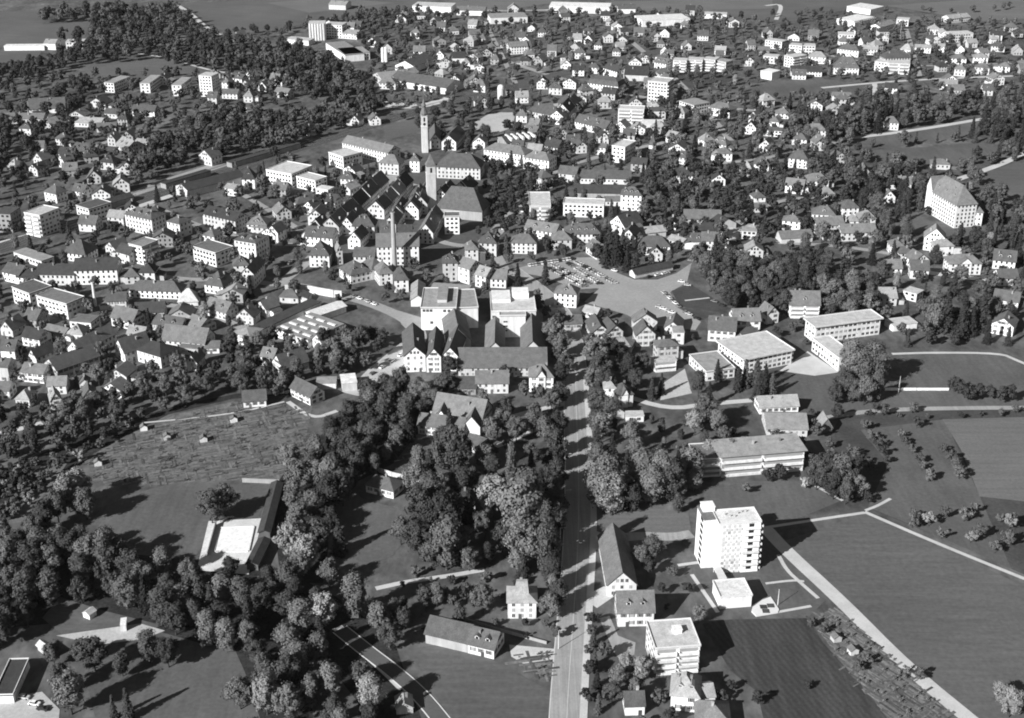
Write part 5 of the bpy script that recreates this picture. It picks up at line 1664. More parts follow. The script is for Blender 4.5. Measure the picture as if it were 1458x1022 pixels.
def trunk_mesh(name, h, r, limbs):
    b = MB()
    b.lathe([(r * 1.5, -.3), (r, h * .06), (r * .75, h * .35), (r * .3, h * .75)], 7)
    for k in range(limbs):
        a = 2.4 * k + nrng.uniform(0, 1)
        z = h * nrng.uniform(.25, .45)
        b.tube((0, 0, z), (math.cos(a) * h * .2, math.sin(a) * h * .2, z + h * .25), r * .45, r * .12, 5)
    return b.mesh(name, M['bark'])


PROTO = {}      # kind -> list of (crown quads, trunk mesh, {leaf: crown mesh})
H0 = {'broadleaf_tree': 16., 'poplar_tree': 26., 'conifer_tree': 20., 'fruit_tree': 6., 'shrub': 3.2, 'oval_tree': 20.}
for k_ in range(10):
    PROTO.setdefault('broadleaf_tree', []).append(crown_broad(16, nrng.uniform(.27, .42), int(nrng.integers(40, 62)), 84, .36, 1, nrng.uniform(.06, .2)))
for k_ in range(4):
    PROTO.setdefault('oval_tree', []).append(crown_broad(20, nrng.uniform(.18, .26), 54, 84, .38, 1, .05))
for k_ in range(3):
    PROTO.setdefault('poplar_tree', []).append(crown_poplar(26, nrng.uniform(.085, .11), 80, 52, .36))
for k_ in range(4):
    PROTO.setdefault('conifer_tree', []).append(crown_conifer(20, nrng.uniform(.17, .23), 22, 20, 8, .5))
for k_ in range(4):
    PROTO.setdefault('fruit_tree', []).append(crown_broad(6, nrng.uniform(.42, .5), 22, 45, .25, 1, .22))
for k_ in range(3):
    PROTO.setdefault('shrub', []).append(crown_broad(3.2, .55, 14, 40, .2, 1, 0))
CROWN, TRUNK = {}, {}
for k_, L_ in PROTO.items():
    TRUNK[k_] = [trunk_mesh('trunk', H0[k_], H0[k_] * .018, 0 if k_ in ('conifer_tree', 'shrub') else 4) for _ in L_]


def crown_mesh(kind, i, leaf):
    if (kind, i, leaf) not in CROWN:
        CROWN[(kind, i, leaf)] = quads_mesh('crown', PROTO[kind][i], LEAF[leaf])
    return CROWN[(kind, i, leaf)]


TREES = []         # x, y, h, kind, leaf, zone phrase
GRID = {}


def clear(p, r):
    gx, gy = int(p[0] // 8), int(p[1] // 8)
    for i in (-1, 0, 1):
        for j in (-1, 0, 1):
            for q, rr in GRID.get((gx + i, gy + j), ()):
                if (q[0] - p[0]) ** 2 + (q[1] - p[1]) ** 2 < (r + rr) ** 2 * .25:
                    return False
    return True


def plant(p, h, kind, leaf, where=None, spread=1.0):
    GRID.setdefault((int(p[0] // 8), int(p[1] // 8)), []).append((p, h * .5 * spread))
    TREES.append((float(p[0]), float(p[1]), h, kind, leaf, where))


def T(x, y, h, kind='b', leaf='m', s=0, where=None):
    K = {'b': 'broadleaf_tree', 'o': 'oval_tree', 'p': 'poplar_tree', 'c': 'conifer_tree', 'f': 'fruit_tree', 's': 'shrub'}[kind]
    Lf = {'d': 'leaf_dark', 'm': 'leaf_mid', 'p': 'leaf_pale', 'x': 'leaf_bright', 'n': 'needle'}[leaf]
    plant(at(s, x, y, h * .52), h, K, Lf, where)


# single trees read on the photo: x, y of the crown's middle, height, kind, tone
for s_, txt in ((0, '''643 642 25 b d;650 655 20 b d;597 722 21 b d;632 735 22 b d;612 702 20 b d;635 771 25 o m;703 703 20 b x;740 725 33 o m;752 705 28 o m;777 765 32 p m;784 775 26 p d;744 768 26 o m;728 665 24 p m;595 765 16 b d;570 755 13 b m;655 770 16 b d;612 790 13 b m;690 745 14 b m;715 765 13 b d
735 800 10 b p;786 832 11 o p;782 862 11 b m;688 852 13 b m;668 795 11 b m;622 845 11 o m;605 850 10 b d;655 640 18 b d;690 650 15 b m;660 690 16 b d
504 845 21 o p;459 868 16 b x;468 815 13 b m;527 985 17 o p;512 960 12 b m;540 880 14 b m;560 870 11 b m;575 880 10 b d;470 970 15 b m;555 905 12 b m
412 650 15 b p;424 680 17 b p;418 708 17 b p;426 738 17 b p;416 768 16 b p;434 785 16 b p;425 802 13 b p;444 720 15 b m;446 675 16 b m;450 760 14 b m;770 690 18 c n;763 735 19 c n;756 660 16 c d;872 640 18 c n;850 622 15 c d;893 662 17 c n;612 662 18 c n;668 722 20 c n;582 602 17 c n;482 762 17 c n;352 872 16 c n;300 856 16 c d;205 842 16 c n;140 820 15 c d;455 900 16 c n;640 600 15 c n;745 800 13 c n;900 700 15 c n;965 660 15 c n;1010 560 14 c n;690 585 14 c n
861 686 27 o p;872 700 22 o p;856 608 16 b p;899 618 16 b p;915 672 25 o m;940 672 25 o m;955 680 22 o d;928 690 20 o m;985 660 19 o p;882 690 20 o m;905 640 13 b p;965 690 12 b m;900 708 14 b d;850 650 14 b m;990 680 13 o p
848 500 17 b m;856 520 17 b d;862 545 15 b d;845 540 16 b m;852 570 14 b d;876 500 13 b d;895 520 14 b d;915 515 12 b m;905 540 12 b d;868 580 12 b m
942 545 12 c n;928 552 12 c d;1005 585 19 b m;990 600 14 b p;1020 600 13 b m;995 545 14 b d;1022 525 12 c n;1051 538 14 c n;1062 530 16 c d;1078 528 16 c d;1090 535 15 c n;1100 545 13 c d;1080 548 15 c n
1214 515 27 o m;1244 515 27 o m;1228 522 24 o m;1200 545 15 b m;1215 555 14 b m;1232 555 16 b m;1190 560 12 b d;1250 548 16 o m
1165 672 17 b d;1180 668 19 b d;1198 672 19 b m;1212 675 16 b d;1205 700 12 b m;1222 692 12 b m;1188 690 14 b d;1110 672 9 b d;1095 675 8 b d;1145 688 6 b x;1062 695 6 b p
1348 440 25 c n;1372 448 26 c n;1400 440 25 c n;1332 450 18 b m;1318 440 15 b m;1385 455 18 c n;1415 440 16 b d
868 340 22 c n;878 350 23 c n;862 356 18 c n;893 368 16 c n;905 372 12 b d;887 345 19 c d;850 358 12 b d
925 255 17 b d;945 262 14 b d;935 240 14 b d;712 240 14 b d;700 250 12 b d;760 255 12 b d
300 720 16 b m;318 712 15 b m;328 806 9 b d;95 700 19 b p;110 690 17 b p;80 720 17 b m;120 715 16 b m;60 735 15 b d
97 985 18 b p;378 985 18 o p;340 985 14 b m;412 1000 15 b m;440 985 14 o m;85 965 12 b m;180 1000 13 c d;160 1005 10 c d;75 930 11 b m;115 925 10 b d
880 965 10 b m;892 945 10 b p;905 980 9 b m;872 985 9 b m;915 950 10 b p;1150 975 4 b d;1040 975 5 b d;930 780 13 b m;915 790 10 b m;925 805 8 b d
788 470 15 b m;800 490 14 b m;795 455 12 b d;805 515 12 b m;770 560 10 b m;785 570 12 b m;745 555 10 b m
605 560 15 b m;590 560 14 b m;620 570 13 b m;632 545 13 b m;640 520 12 b d;580 575 14 b d;700 540 10 b d;720 530 9 b d
460 480 12 b d;475 495 14 b m;495 490 15 b m;515 480 14 b d;530 475 12 b d;545 480 11 b d;480 510 13 b m;455 505 13 b m
1105 620 10 b m;1040 640 12 b m;1060 635 10 b p;1120 640 8 b d;975 640 10 b m;1010 640 12 b p;1030 620 10 b m
1430 890 0.1 s m;1440 1000 12 b p;1425 985 9 b p;1436 765 8 b m;1440 740 7 b m
788 815 15 o d;790 738 17 o d;792 715 15 b d;791 675 15 b d;793 630 14 b d;794 845 13 b d;795 600 13 b d;789 692 14 b d;792 652 13 b d;797 560 13 b d;799 530 13 b d;790 780 13 o m;845 905 8 c d;847 935 8 c d;850 965 8 c n;852 1000 9 c d;842 880 7 b d;860 925 8 b m;715 600 14 b m;735 610 14 b m;720 580 12 b m;760 600 14 b m;775 610 13 b m;700 610 14 b m;765 650 9 b d;780 660 9 b d;755 640 8 b m
1250 735 0.1 s d'''),):
    for q in txt.replace('\n', ';').split(';'):
        a = q.split()
        if float(a[2]) > 1:
            T(float(a[0]), float(a[1]), float(a[2]), a[3], a[4], s_)
# orchard rows on the right-hand meadow
for q in '645 450 670 505 705 545 730 580 745 625 600 580 565 610 655 650 810 490 845 535 890 580 910 610 925 660 965 715 1050 570 1085 610 1110 650 1135 700 905 440 700 700 720 390 740 360 880 370 690 770 1200 890 1330 930 600 700'.split(' ')[::1] and [
        (640, 450), (665, 508), (700, 545), (735, 590), (750, 630), (590, 600), (620, 630), (660, 660), (820, 500), (845, 535), (880, 578), (915, 625), (930, 665), (965, 715), (1035, 575), (1080, 615), (1100, 655), (1125, 700), (905, 440), (690, 360), (730, 375), (880, 365), (560, 580), (610, 800), (650, 830), (1195, 890), (1340, 935), (890, 920)]:
    T(q[0], q[1], rng.uniform(5, 6.8), 'f', rng.choice('mmd'), 12, 'on the orchard meadow')
for q in [(920, 70), (1000, 60), (1060, 130), (1200, 150), (1240, 120), (1320, 195), (1390, 70), (1080, 30), (1170, 40)]:
    T(q[0], q[1], rng.uniform(5, 8), 'f', rng.choice('mp'), 16, 'on the path-side meadow')
for q in [(1100, 250), (1130, 265), (1170, 285), (1230, 280), (1290, 285), (1350, 300), (1390, 290)]:
    T(q[0], q[1], rng.uniform(8, 11), 'b', 'd', 12)
for q in [(430, 560), (490, 590), (660, 770), (700, 740), (880, 800), (960, 810)]:
    T(q[0], q[1], rng.uniform(4, 6), 'f', 'm', 16)


def scatter(poly, spacing, hs, kinds, tones, margin=1.5, where=None, tries=30, s=0, free=False):
    P = np.array([at(s, x, y, sum(hs) / 4) for x, y in poly])
    a = P.min(0)
    b = P.max(0)
    area = abs(sum(P[i - 1][0] * P[i][1] - P[i][0] * P[i - 1][1] for i in range(len(P)))) / 2
    goal = int(area / spacing ** 2 * 1.15)
    box = (b - a)[0] * (b - a)[1]
    n_try = int(min(22000, goal * 4 * max(1, box / area)))
    got = 0
    for _ in range(n_try):
        p = a + (b - a) * (rng.random(), rng.random())
        if not in_poly(P, p): continue
        h = rng.uniform(*hs)
        if not clear(p, spacing * .95): continue
        if not free and (paved(p) or paved(p + (0, -1.5))): continue
        if built(p, margin + h * .08) or built(p + (0, 3.5), margin + h * .1) or (not free and h > 6 and built(p + (0, h * .75), .3)): continue
        k = rng.choice(kinds)
        t = rng.choice(tones)
        if k == 'c': t = rng.choice('nnd')
        GRID.setdefault((int(p[0] // 8), int(p[1] // 8)), []).append((p, spacing * .95))
        TREES.append((float(p[0]), float(p[1]), h * (1.15 if k == 'c' else 1), {'b': 'broadleaf_tree', 'o': 'oval_tree', 'p': 'poplar_tree', 'c': 'conifer_tree', 'f': 'fruit_tree', 's': 'shrub'}[k],
                      {'d': 'leaf_dark', 'm': 'leaf_mid', 'p': 'leaf_pale', 'n': 'needle'}[t], where))
        got += 1
        if got >= goal: break


# woods and belts
scatter([(-60, 765), (40, 745), (130, 765), (190, 790), (265, 812), (300, 838), (350, 838), (390, 820), (410, 812), (440, 835), (470, 865), (478, 900), (430, 950), (380, 1010), (350, 960), (335, 915), (240, 880), (160, 850), (90, 838), (40, 850), (-60, 862)], 7.2, (11, 18), 'bbboo', 'dmmd', where='in the lower wood')
scatter([(340, 915), (470, 905), (500, 950), (560, 1000), (600, 1060), (360, 1060), (350, 980)], 8, (9, 15), 'bbo', 'mmdp', where='beside the park road')
scatter([(-60, 870), (60, 850), (60, 890), (-60, 930)], 8, (9, 14), 'b', 'dd')
scatter([(125, 928), (180, 918), (245, 905), (240, 928), (160, 950), (125, 955)], 8, (10, 16), 'bo', 'ddm')
scatter([(445, 640), (470, 600), (540, 548), (600, 545), (620, 570), (580, 610), (540, 650), (500, 690), (465, 740), (450, 800), (420, 810), (430, 740)], 7, (10, 20), 'bboo', 'dddm', where='along the stream')
scatter([(560, 660), (600, 640), (700, 640), (720, 700), (690, 720), (640, 790), (585, 790), (570, 740), (590, 700)], 10, (9, 16), 'bbo', 'ddm')
scatter([(600, 610), (660, 560), (790, 590), (790, 640), (700, 660), (640, 650)], 13, (8, 14), 'bo', 'mmd')
scatter([(690, 730), (790, 720), (795, 850), (770, 870), (740, 815), (690, 800)], 11, (7, 12), 'bo', 'mdd')
scatter([(600, 885), (640, 890), (700, 925), (690, 940), (610, 915)], 7, (2.5, 5), 'bs', 'md')
scatter([(480, 880), (560, 850), (640, 860), (720, 890), (590, 890), (560, 920)], 9, (6, 12), 'bo', 'mdm')
scatter([(840, 470), (880, 470), (880, 560), (870, 640), (842, 700)], 9, (8, 13), 'bo', 'ddm')
scatter([(880, 590), (1000, 600), (1060, 620), (980, 640), (900, 650)], 10, (5, 9), 'bo', 'mdm')
scatter([(870, 680), (985, 680), (980, 720), (880, 725)], 11, (6, 10), 'bo', 'mmd')
scatter([(985, 362), (1010, 355), (1080, 378), (1130, 365), (1200, 370), (1245, 400), (1250, 438), (1190, 452), (1150, 440), (1100, 430), (1060, 438), (1020, 418)], 7.2, (11, 16), 'bbb', 'dmmd', where='in the wood above the plaza')
scatter([(1255, 440), (1330, 425), (1520, 430), (1520, 470), (1380, 485), (1280, 480)], 10, (8, 13), 'bbc', 'dm')
scatter([(840, 950), (880, 920), (940, 960), (950, 1060), (835, 1060)], 9, (5, 9), 'b', 'mpd')
scatter([(832, 880), (845, 880), (850, 1040), (830, 1040)], 6, (4, 7), 'bs', 'dm', free=True)
scatter([(930, 980), (1080, 960), (1100, 1040), (960, 1050)], 9, (4, 8), 'bs', 'dm')
scatter([(870, 840), (960, 800), (990, 850), (1010, 885), (930, 870)], 10, (5, 10), 'b', 'dm')
scatter([(60, 14), (130, 10), (250, 8), (290, 45), (330, 50), (460, 72), (520, 110), (545, 150), (470, 140), (400, 128), (330, 98), (200, 74), (130, 84), (60, 30)], 12, (13, 18), 'bbb', 'dmmd', where='in the far wood')
scatter([(545, 140), (480, 150), (430, 155), (330, 155), (270, 165), (240, 200), (170, 225), (180, 250), (300, 215), (390, 215), (500, 175)], 10, (12, 17), 'bbb', 'dmmd', where='in the belt beyond the railway')
scatter([(-60, 168), (60, 145), (110, 110), (130, 120), (110, 180), (60, 240), (-60, 265)], 11, (10, 16), 'b', 'dd')
scatter([(-60, 100), (60, 85), (115, 62), (120, 78), (60, 105), (-60, 125)], 10, (10, 15), 'b', 'dd')
scatter([(60, 22), (140, 14), (140, 30), (60, 32)], 12, (10, 15), 'b', 'dd')
scatter([(1210, 150), (1260, 135), (1330, 140), (1520, 135), (1520, 165), (1330, 170), (1250, 180), (1180, 195), (1170, 170)], 10, (13, 19), 'bbco', 'dmmd', where='in the belt beside the light road')
scatter([(1210, 240), (1310, 245), (1310, 320), (1280, 345), (1230, 335), (1200, 290)], 9, (12, 18), 'bbco', 'dmmd', where='below the castle-like building')
scatter([(1150, 222), (1200, 225), (1300, 248), (1300, 256), (1160, 255)], 11, (10, 16), 'bbc', 'ddm')
scatter([(920, 235), (1060, 235), (1060, 310), (1000, 320), (930, 290)], 9.5, (10, 16), 'bbb', 'dmmd', where='in the villa gardens')
scatter([(1060, 235), (1200, 215), (1210, 300), (1150, 320), (1060, 320)], 11, (9, 15), 'bbbc', 'ddm')
scatter([(1340, 270), (1520, 280), (1520, 380), (1360, 360)], 10, (11, 17), 'bbc', 'ddm', where='beside the castle-like building')
scatter([(1380, 180), (1520, 160), (1520, 210), (1395, 205)], 10, (12, 17), 'bc', 'dd')
scatter([(-60, 590), (60, 585), (150, 560), (250, 535), (330, 510), (400, 470), (430, 490), (430, 545), (380, 560), (330, 545), (250, 570), (140, 610), (60, 640), (-60, 660)], 7.4, (7, 13), 'bbb', 'dmm', where='along the brook')
scatter([(-60, 680), (60, 640), (140, 605), (250, 570), (260, 580), (150, 625), (70, 680), (20, 735), (-60, 735)], 5.2, (4.5, 8), 'bs', 'mpd', where='in the hedge along the allotments')
scatter([(420, 480), (480, 470), (560, 480), (570, 500), (520, 530), (440, 535)], 8.5, (9, 14), 'bbb', 'ddm')
scatter([(310, 485), (345, 480), (350, 545), (300, 550)], 8, (9, 14), 'b', 'dd')
scatter([(730, 420), (800, 425), (810, 500), (780, 520)], 9, (7, 12), 'b', 'dm')
scatter([(800, 430), (990, 470), (980, 500), (850, 490)], 10, (4, 8), 'b', 'dm')
scatter([(1000, 460), (1150, 445), (1150, 490), (1010, 480)], 10, (5, 9), 'b', 'dm')
scatter([(1090, 590), (1200, 580), (1190, 650), (1150, 670), (1110, 630)], 11, (5, 9), 'b', 'dm')
scatter([(1230, 580), (1520, 582), (1520, 592), (1240, 596)], 9, (3, 5), 'bs', 'dm', free=True)
scatter([(1100, 780), (1160, 845), (1150, 880), (1200, 900), (1380, 1040), (1360, 1040), (1180, 880)], 11, (2, 4.5), 'fs', 'dm')
scatter([(690, 260), (780, 240), (790, 260), (720, 330), (695, 320)], 8, (7, 11), 'b', 'dd', free=True)
scatter([(560, 155), (740, 135), (760, 190), (640, 215)], 13, (8, 13), 'bo', 'dd')
# gardens between the houses
scatter([(450, 32), (520, 14), (600, 13), (625, 22), (540, 36)], 11, (9, 14), 'bbb', 'dmm')
scatter([(640, 16), (780, 12), (900, 14), (1080, 16), (1080, 24), (640, 26)], 15, (7, 12), 'bbb', 'dmm')
scatter([(300, 46), (380, 40), (480, 24), (480, 30), (390, 48)], 12, (7, 12), 'bbb', 'dmm')
scatter([(1100, 14), (1440, 6), (1440, 12), (1100, 22)], 24, (6, 11), 'bbb', 'dmm', free=True)
scatter([(570, 800), (690, 815), (720, 880), (700, 930), (590, 900), (540, 870)], 7, (2.5, 7), 'bbs', 'mmd')
scatter([(700, 820), (790, 800), (795, 900), (770, 915), (700, 900)], 7, (2.5, 7), 'bbs', 'mmd')
scatter([(850, 800), (880, 790), (985, 800), (1000, 860), (930, 860), (870, 850)], 8, (2.5, 7), 'bs', 'mmd')
scatter([(850, 590), (1000, 600), (1080, 640), (1000, 650), (850, 650)], 8, (2.5, 7), 'bbs', 'mpd')
scatter([(-60, 255), (250, 270), (420, 215), (480, 300), (420, 420), (330, 480), (200, 560), (-60, 600)], 12, (6, 13), 'bbbbco', 'dmmp', margin=.6)
scatter([(380, 230), (560, 225), (700, 200), (720, 420), (620, 440), (450, 420)], 15, (6, 12), 'bbboc', 'dmm', margin=.5)
scatter([(700, 190), (930, 170), (1000, 380), (880, 400), (720, 400)], 12, (7, 14), 'bbboc', 'dmm', margin=.8)
scatter([(930, 140), (1240, 130), (1520, 200), (1520, 420), (1250, 430), (1250, 370), (980, 360)], 12, (7, 15), 'bbbco', 'dmmp', margin=.8)
scatter([(540, 60), (750, 20), (1110, 20), (1520, 30), (1520, 145), (1200, 150), (930, 160), (730, 190), (560, 150)], 13.5, (6, 11.5), 'bbbo', 'dmmp', margin=.5)
scatter([(-60, 110), (300, 100), (420, 140), (300, 170), (200, 270), (-60, 270)], 13, (6, 13), 'bbb', 'dmm', margin=.8)
scatter([(480, 20), (640, 20), (660, 80), (540, 120)], 13, (7, 12), 'bbb', 'dmm', margin=.8)

# every kind: the largest in view as trees of their own, the rest one mass
def vis(t):
    X, Y = to_px(t[0], t[1], t[2] * .5)
    return X, Y, t[2] / math.hypot(math.hypot(t[0], t[1]), CAM_H)


by_kind = {}
for t in TREES:
    X, Y, sz = vis(t)
    if -60 < X < PW + 60 and -30 < Y < PH + 90:
        by_kind.setdefault('shrub' if t[3] == 'shrub' else t[3], []).append((sz, X, Y, t))
LIMIT = {'broadleaf_tree': 300, 'oval_tree': 250, 'conifer_tree': 200, 'poplar_tree': 100, 'fruit_tree': 150, 'shrub': 120}
LEAFW = {'leaf_dark': 'dark', 'leaf_mid': 'mid-grey', 'leaf_pale': 'pale', 'leaf_bright': 'brilliant pale', 'needle': 'near-black'}
KINDW = {'broadleaf_tree': 'round-crowned tree', 'oval_tree': 'tall oval tree', 'conifer_tree': 'conifer', 'poplar_tree': 'slim poplar', 'fruit_tree': 'fruit tree', 'shrub': 'garden shrub'}
LO = {'broadleaf_tree': [crown_broad(16, nrng.uniform(.3, .4), 26, 20, .85) for _ in range(6)], 'oval_tree': [crown_broad(20, .22, 26, 20, .95, 1, .05) for _ in range(4)],
      'conifer_tree': [crown_conifer(20, .2, 12, 8, 3, 1.0) for _ in range(3)], 'poplar_tree': [crown_poplar(26, .1, 24, 12, .9)],
      'fruit_tree': [crown_broad(6, .46, 10, 14, .5) for _ in range(2)], 'shrub': [crown_broad(3.2, .55, 8, 12, .42, 1, 0) for _ in range(2)]}
rest = {}
for kind, L in by_kind.items():
    L.sort(key=lambda q: -q[0])
    for i, (sz, X, Y, t) in enumerate(L):
        x, y, h, _, leaf, where = t
        sc = h / H0[kind]
        if i < LIMIT[kind]:
            v = rng.randrange(len(PROTO[kind]))
            e = empty(kind, (x, y, 0), rng.uniform(0, 6.28))
            e.scale = (sc * rng.uniform(.88, 1.12), sc * rng.uniform(.88, 1.12), sc)
            obj('trunk', TRUNK[kind][v], e)
            obj('crown', crown_mesh(kind, v, leaf), e)
            big = 'tall ' if h > 17 and kind != 'oval_tree' else ('small ' if h < 7 and kind == 'broadleaf_tree' else '')
            THINGS.append([e, X, Y, f'{big}{LEAFW[leaf]} {KINDW[kind]}', 'shrub' if kind == 'shrub' else 'tree', None])
        else:
            rest.setdefault(leaf, []).append((x, y, h, kind))
for leaf, L in rest.items():
    V = []
    for x, y, h, kind in L:
        q = LO[kind][rng.randrange(len(LO[kind]))]
        a = rng.uniform(0, 6.28)
        c, s = math.cos(a), math.sin(a)
        sc = h / H0[kind]
        V.append(np.stack([(q[..., 0] * c - q[..., 1] * s) * sc + x, (q[..., 0] * s + q[..., 1] * c) * sc + y, q[..., 2] * sc], -1))
    o = obj('distant_foliage', quads_mesh('distant_foliage', np.concatenate(V), LEAF[leaf]))
    tag(o, {'leaf_dark': 'mass of dark trees', 'leaf_mid': 'mass of mid-grey trees', 'leaf_pale': 'mass of pale trees', 'needle': 'mass of near-black conifers'}.get(leaf, 'mass of trees') + ' between the farther houses', 'trees', kind='stuff')

# ------------------------------------------------------------------ allotments
def allot(poly, s, n, ang, label):
    P = np.array([at(s, x, y) for x, y in poly])
    a, b = P.min(0), P.max(0)
    mb = MB()
    bush = []
    for _ in range(n * 4):
        if n <= 0: break
        p = a + (b - a) * (rng.random(), rng.random())
        if not in_poly(P, p): continue
        n -= 1
        L, w, h = rng.uniform(3, 9), rng.uniform(.4, 1.2), rng.uniform(.05, .25)
        aa = ang + (math.pi / 2 if rng.random() < .25 else 0)
        c, s_ = math.cos(aa), math.sin(aa)
        k = len(mb.v)
        mb.box(-L / 2, L / 2, -w / 2, w / 2, 0, h)
        for i in range(k, len(mb.v)):
            x, y, z = mb.v[i]
            mb.v[i] = (p[0] + x * c - y * s_, p[1] + x * s_ + y * c, z)
        if rng.random() < .17:
            q = LO['shrub'][0]
            sc = rng.uniform(.2, .55)
            bush.append(q * sc + (p[0] + rng.uniform(-2, 2), p[1] + rng.uniform(-2, 2), 0))
    o = mb.build('garden_beds', BEDM)
    tag(o, 'vegetable beds of ' + label, 'garden beds', kind='stuff')
    o = obj('garden_shrubbery', quads_mesh('garden_shrubbery', np.concatenate(bush), LEAF['leaf_mid']))
    tag(o, 'low bushes of ' + label, 'bushes', kind='stuff')


BEDM = mat('garden_bed', .12, .35, .6, island=.5)
allot([(125, 655), (240, 594), (330, 575), (440, 580), (430, 640), (396, 680), (330, 682), (230, 688), (150, 688)], 0, 1000, .35, 'the big allotment field')
allot([(1156, 884), (1192, 866), (1290, 957), (1372, 1040), (1300, 1055), (1235, 985)], 0, 420, -.95, 'the allotment strip along the farm road')
allot([(735, 930), (790, 930), (788, 968), (760, 962), (735, 945)], 0, 40, .2, 'the walled plot beside the main road')
allot([(560, 640), (620, 615), (640, 650), (600, 680), (570, 670)], 0, 60, .4, 'the garden below the cross-winged house')
for k, (x, y, lb) in enumerate(((238, 625, 'small pale garden hut in the middle of the allotments'), (205, 612, 'small pale garden hut at the upper hedge of the allotments'), (333, 600, 'dark garden hut shaded by a bush below the allotment barn'),
                                (290, 628, 'small garden hut between beds, uphill of the pool wall'), (140, 662, 'white garden hut at the lower end of the allotments'), (1214, 930, 'small white garden hut beside the farm road plots'), (1190, 912, 'low white garden hut near the stubble field corner'))):
    p = ground(x, y)
    building(p, .3, 3.2, 2.6, 2.1, 'G', 1.0, rng.choice('WC'), 3, ['n', 'c0'], 'garden_hut', lb, None, False)

# ------------------------------------------------------------------ cars
def car_meshes():
    body = MB()
    prof = [(-2.1, .35), (-2.1, .78), (-1.75, .9), (-.95, .95), (.75, .95), (1.9, .85), (2.1, .7), (2.1, .35)]
    n = len(prof)
    body.poly([(x, -.8, z) for x, z in prof] + [(x, .8, z) for x, z in prof], [tuple(range(n)), tuple(range(2 * n - 1, n - 1, -1))] + [(i, n + i, n + (i + 1) % n, (i + 1) % n) for i in range(n)])
    cab = MB()
    cab.poly([(-1.55, -.76, .94), (1.05, -.76, .94), (.5, -.62, 1.42), (-1.0, -.62, 1.42), (-1.55, .76, .94), (1.05, .76, .94), (.5, .62, 1.42), (-1.0, .62, 1.42)],
             [(0, 1, 2, 3), (7, 6, 5, 4), (1, 5, 6, 2), (4, 0, 3, 7)])
    top = MB()
    top.box(-1.02, .52, -.63, .63, 1.41, 1.46)
    wh = MB()
    k = 10
    wh.poly([(.32 * math.cos(2 * math.pi * i / k), -.1, .32 * math.sin(2 * math.pi * i / k)) for i in range(k)] + [(.32 * math.cos(2 * math.pi * i / k), .1, .32 * math.sin(2 * math.pi * i / k)) for i in range(k)],
            [tuple(range(k)), tuple(range(2 * k - 1, k - 1, -1))] + [(i, k + i, k + (i + 1) % k, (i + 1) % k) for i in range(k)])
    return body, cab, top, wh


PAINT = {'white': .8, 'pale grey': .5, 'mid-grey': .2, 'black': .03}
cb_, cc_, ct_, cw_ = car_meshes()
CM = {}
for nm, tone in PAINT.items():
    pm = mat('car_paint_' + nm.replace(' ', '_').replace('-', '_'), tone, 0, rough=.3, spec=.5)
    CM[nm] = (cb_.mesh('body', pm), ct_.mesh('car_roof', pm))
cabm, whm = cc_.mesh('cabin', M['glass']), cw_.mesh('wheel', M['dark'])


def car(p, a, tone):
    e = empty('parked_car', (p[0], p[1], .11), a)
    obj('body', CM[tone][0], e)
    obj('car_roof', CM[tone][1], e)
    obj('cabin', cabm, e)
    for x in (-1.3, 1.3):
        for y in (-.72, .72):
            obj('wheel', whm, e, (x, y, .32))
    X, Y = to_px(p[0], p[1], .7)
    THINGS.append([e, X, Y, f'{tone} parked car', 'car', None])
    e['group'] = 'cars parked in the town'


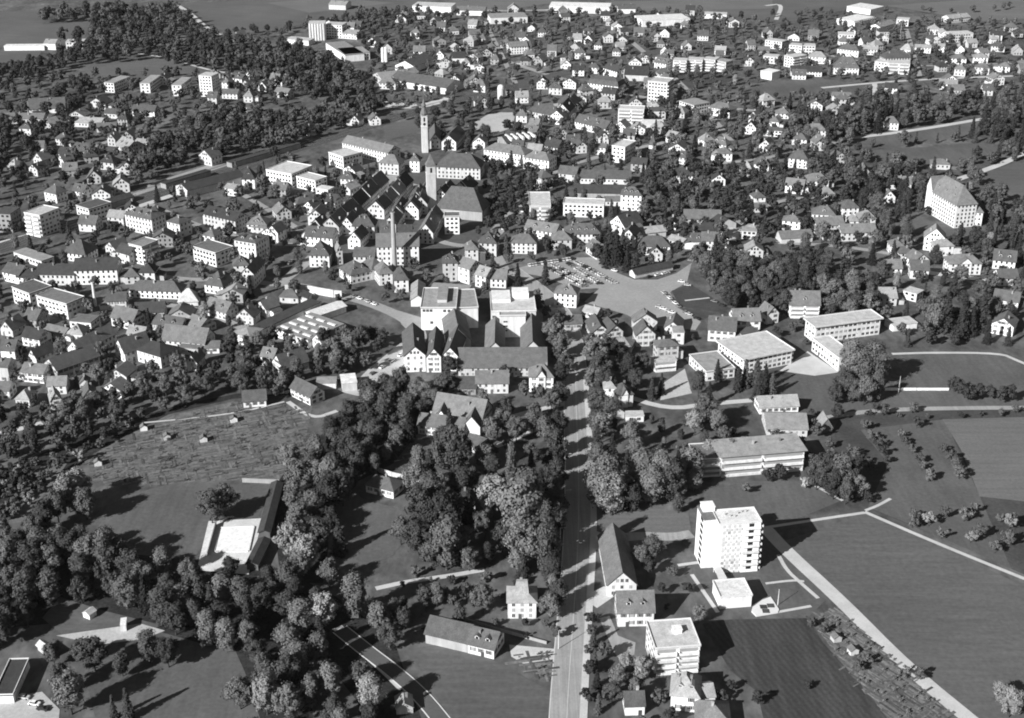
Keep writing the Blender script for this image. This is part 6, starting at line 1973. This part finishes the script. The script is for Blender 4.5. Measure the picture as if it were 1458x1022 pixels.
for s_, x0, y0, x1, y1, n, da in ((7, 300, 520, 478, 612, 17, 1.2), (7, 325, 505, 500, 600, 15, 1.2), (7, 402, 496, 560, 600, 16, 1.2), (7, 432, 482, 636, 596, 19, 1.2), (7, 195, 505, 420, 470, 15, 1.3),
                                  (7, 893, 648, 968, 716, 6, .2), (7, 870, 722, 940, 752, 4, .5), (7, 1005, 748, 1065, 782, 4, .3), (7, 985, 590, 1020, 610, 2, .8), (7, 1150, 690, 1200, 715, 2, .3),
                                  (7, 60, 315, 190, 200, 11, .0), (7, 590, 520, 680, 545, 3, 0), (7, 820, 565, 930, 540, 4, .1), (20, 10, 560, 90, 500, 4, 0), (20, 540, 830, 720, 900, 4, 0), (10, 660, 190, 800, 100, 4, 0),
                                  (2, 720, 540, 900, 545, 9, .4), (13, 120, 930, 210, 985, 3, .4), (0, 1405, 397, 1425, 399, 1, 0), (0, 860, 462, 950, 468, 3, 1)):
    a, b = at(s_, x0, y0), at(s_, x1, y1)
    base = math.atan2(*(b - a)[::-1])
    for i in range(n):
        if rng.random() < .1: continue
        p = a + (b - a) * (i + rng.uniform(-.12, .12)) / max(1, n - 1)
        car(p, base + da + rng.uniform(-.06, .06), rng.choice(('white', 'white', 'pale grey', 'pale grey', 'mid-grey', 'black')))

# ------------------------------------------------------------------ labels: each thing by its look and its place beside a landmark
ORD = ['first', 'second', 'third', 'fourth', 'fifth', 'sixth', 'seventh', 'eighth', 'ninth', 'tenth', 'eleventh', 'twelfth']
LM = np.array([(a, b) for a, b, _ in LANDMARKS])
buckets = {}
for t in THINGS:
    e, X, Y, phrase, cat, label = t
    e['category'] = cat
    if label:
        e['label'] = label
        continue
    d = np.hypot(LM[:, 0] - X, (LM[:, 1] - Y) * 1.6)
    k = int(np.argmin(d))
    dx, dy = X - LM[k, 0], (Y - LM[k, 1]) * 1.6
    rel = ('left of' if dx < 0 else 'right of') if abs(dx) > abs(dy) else ('behind' if dy < 0 else 'in front of')
    buckets.setdefault((phrase, rel, k), []).append((float(d[k]), e, cat))
for (phrase, rel, k), L in buckets.items():
    L.sort(key=lambda q: q[0])
    for i, (_, e, cat) in enumerate(L):
        o_ = '' if len(L) == 1 else (ORD[i] if i < 12 else f'{i + 1}th') + ' '
        e['label'] = f'{o_}{phrase} {rel} {LANDMARKS[k][2]}' + (', counting outward' if len(L) > 1 and len((phrase + LANDMARKS[k][2]).split()) < 10 else '')
        if 'group' not in e:
            e['group'] = {'tree': 'trees of the town', 'house': 'houses of the town', 'shrub': 'garden shrubs'}.get(cat, cat + ' buildings')
bpy.context.view_layer.update()

# ------------------------------------------------------------------ the air
hz = bpy.data.materials.new('haze_air')
hz.use_nodes = True
hz.node_tree.nodes.clear()
hv = hz.node_tree.nodes.new('ShaderNodeVolumePrincipled')
hv.inputs['Color'].default_value = grey(.9)
hv.inputs['Density'].default_value = 0.000013
hv.inputs['Anisotropy'].default_value = 0.2
ho = hz.node_tree.nodes.new('ShaderNodeOutputMaterial')
hz.node_tree.links.new(hv.outputs[0], ho.inputs['Volume'])
hb = MB()
hb.box(-R_ - 100, R_ + 100, -1600, 7600, -1.5, CAM_H + 6)
tag(hb.build('haze', hz), kind='stuff')
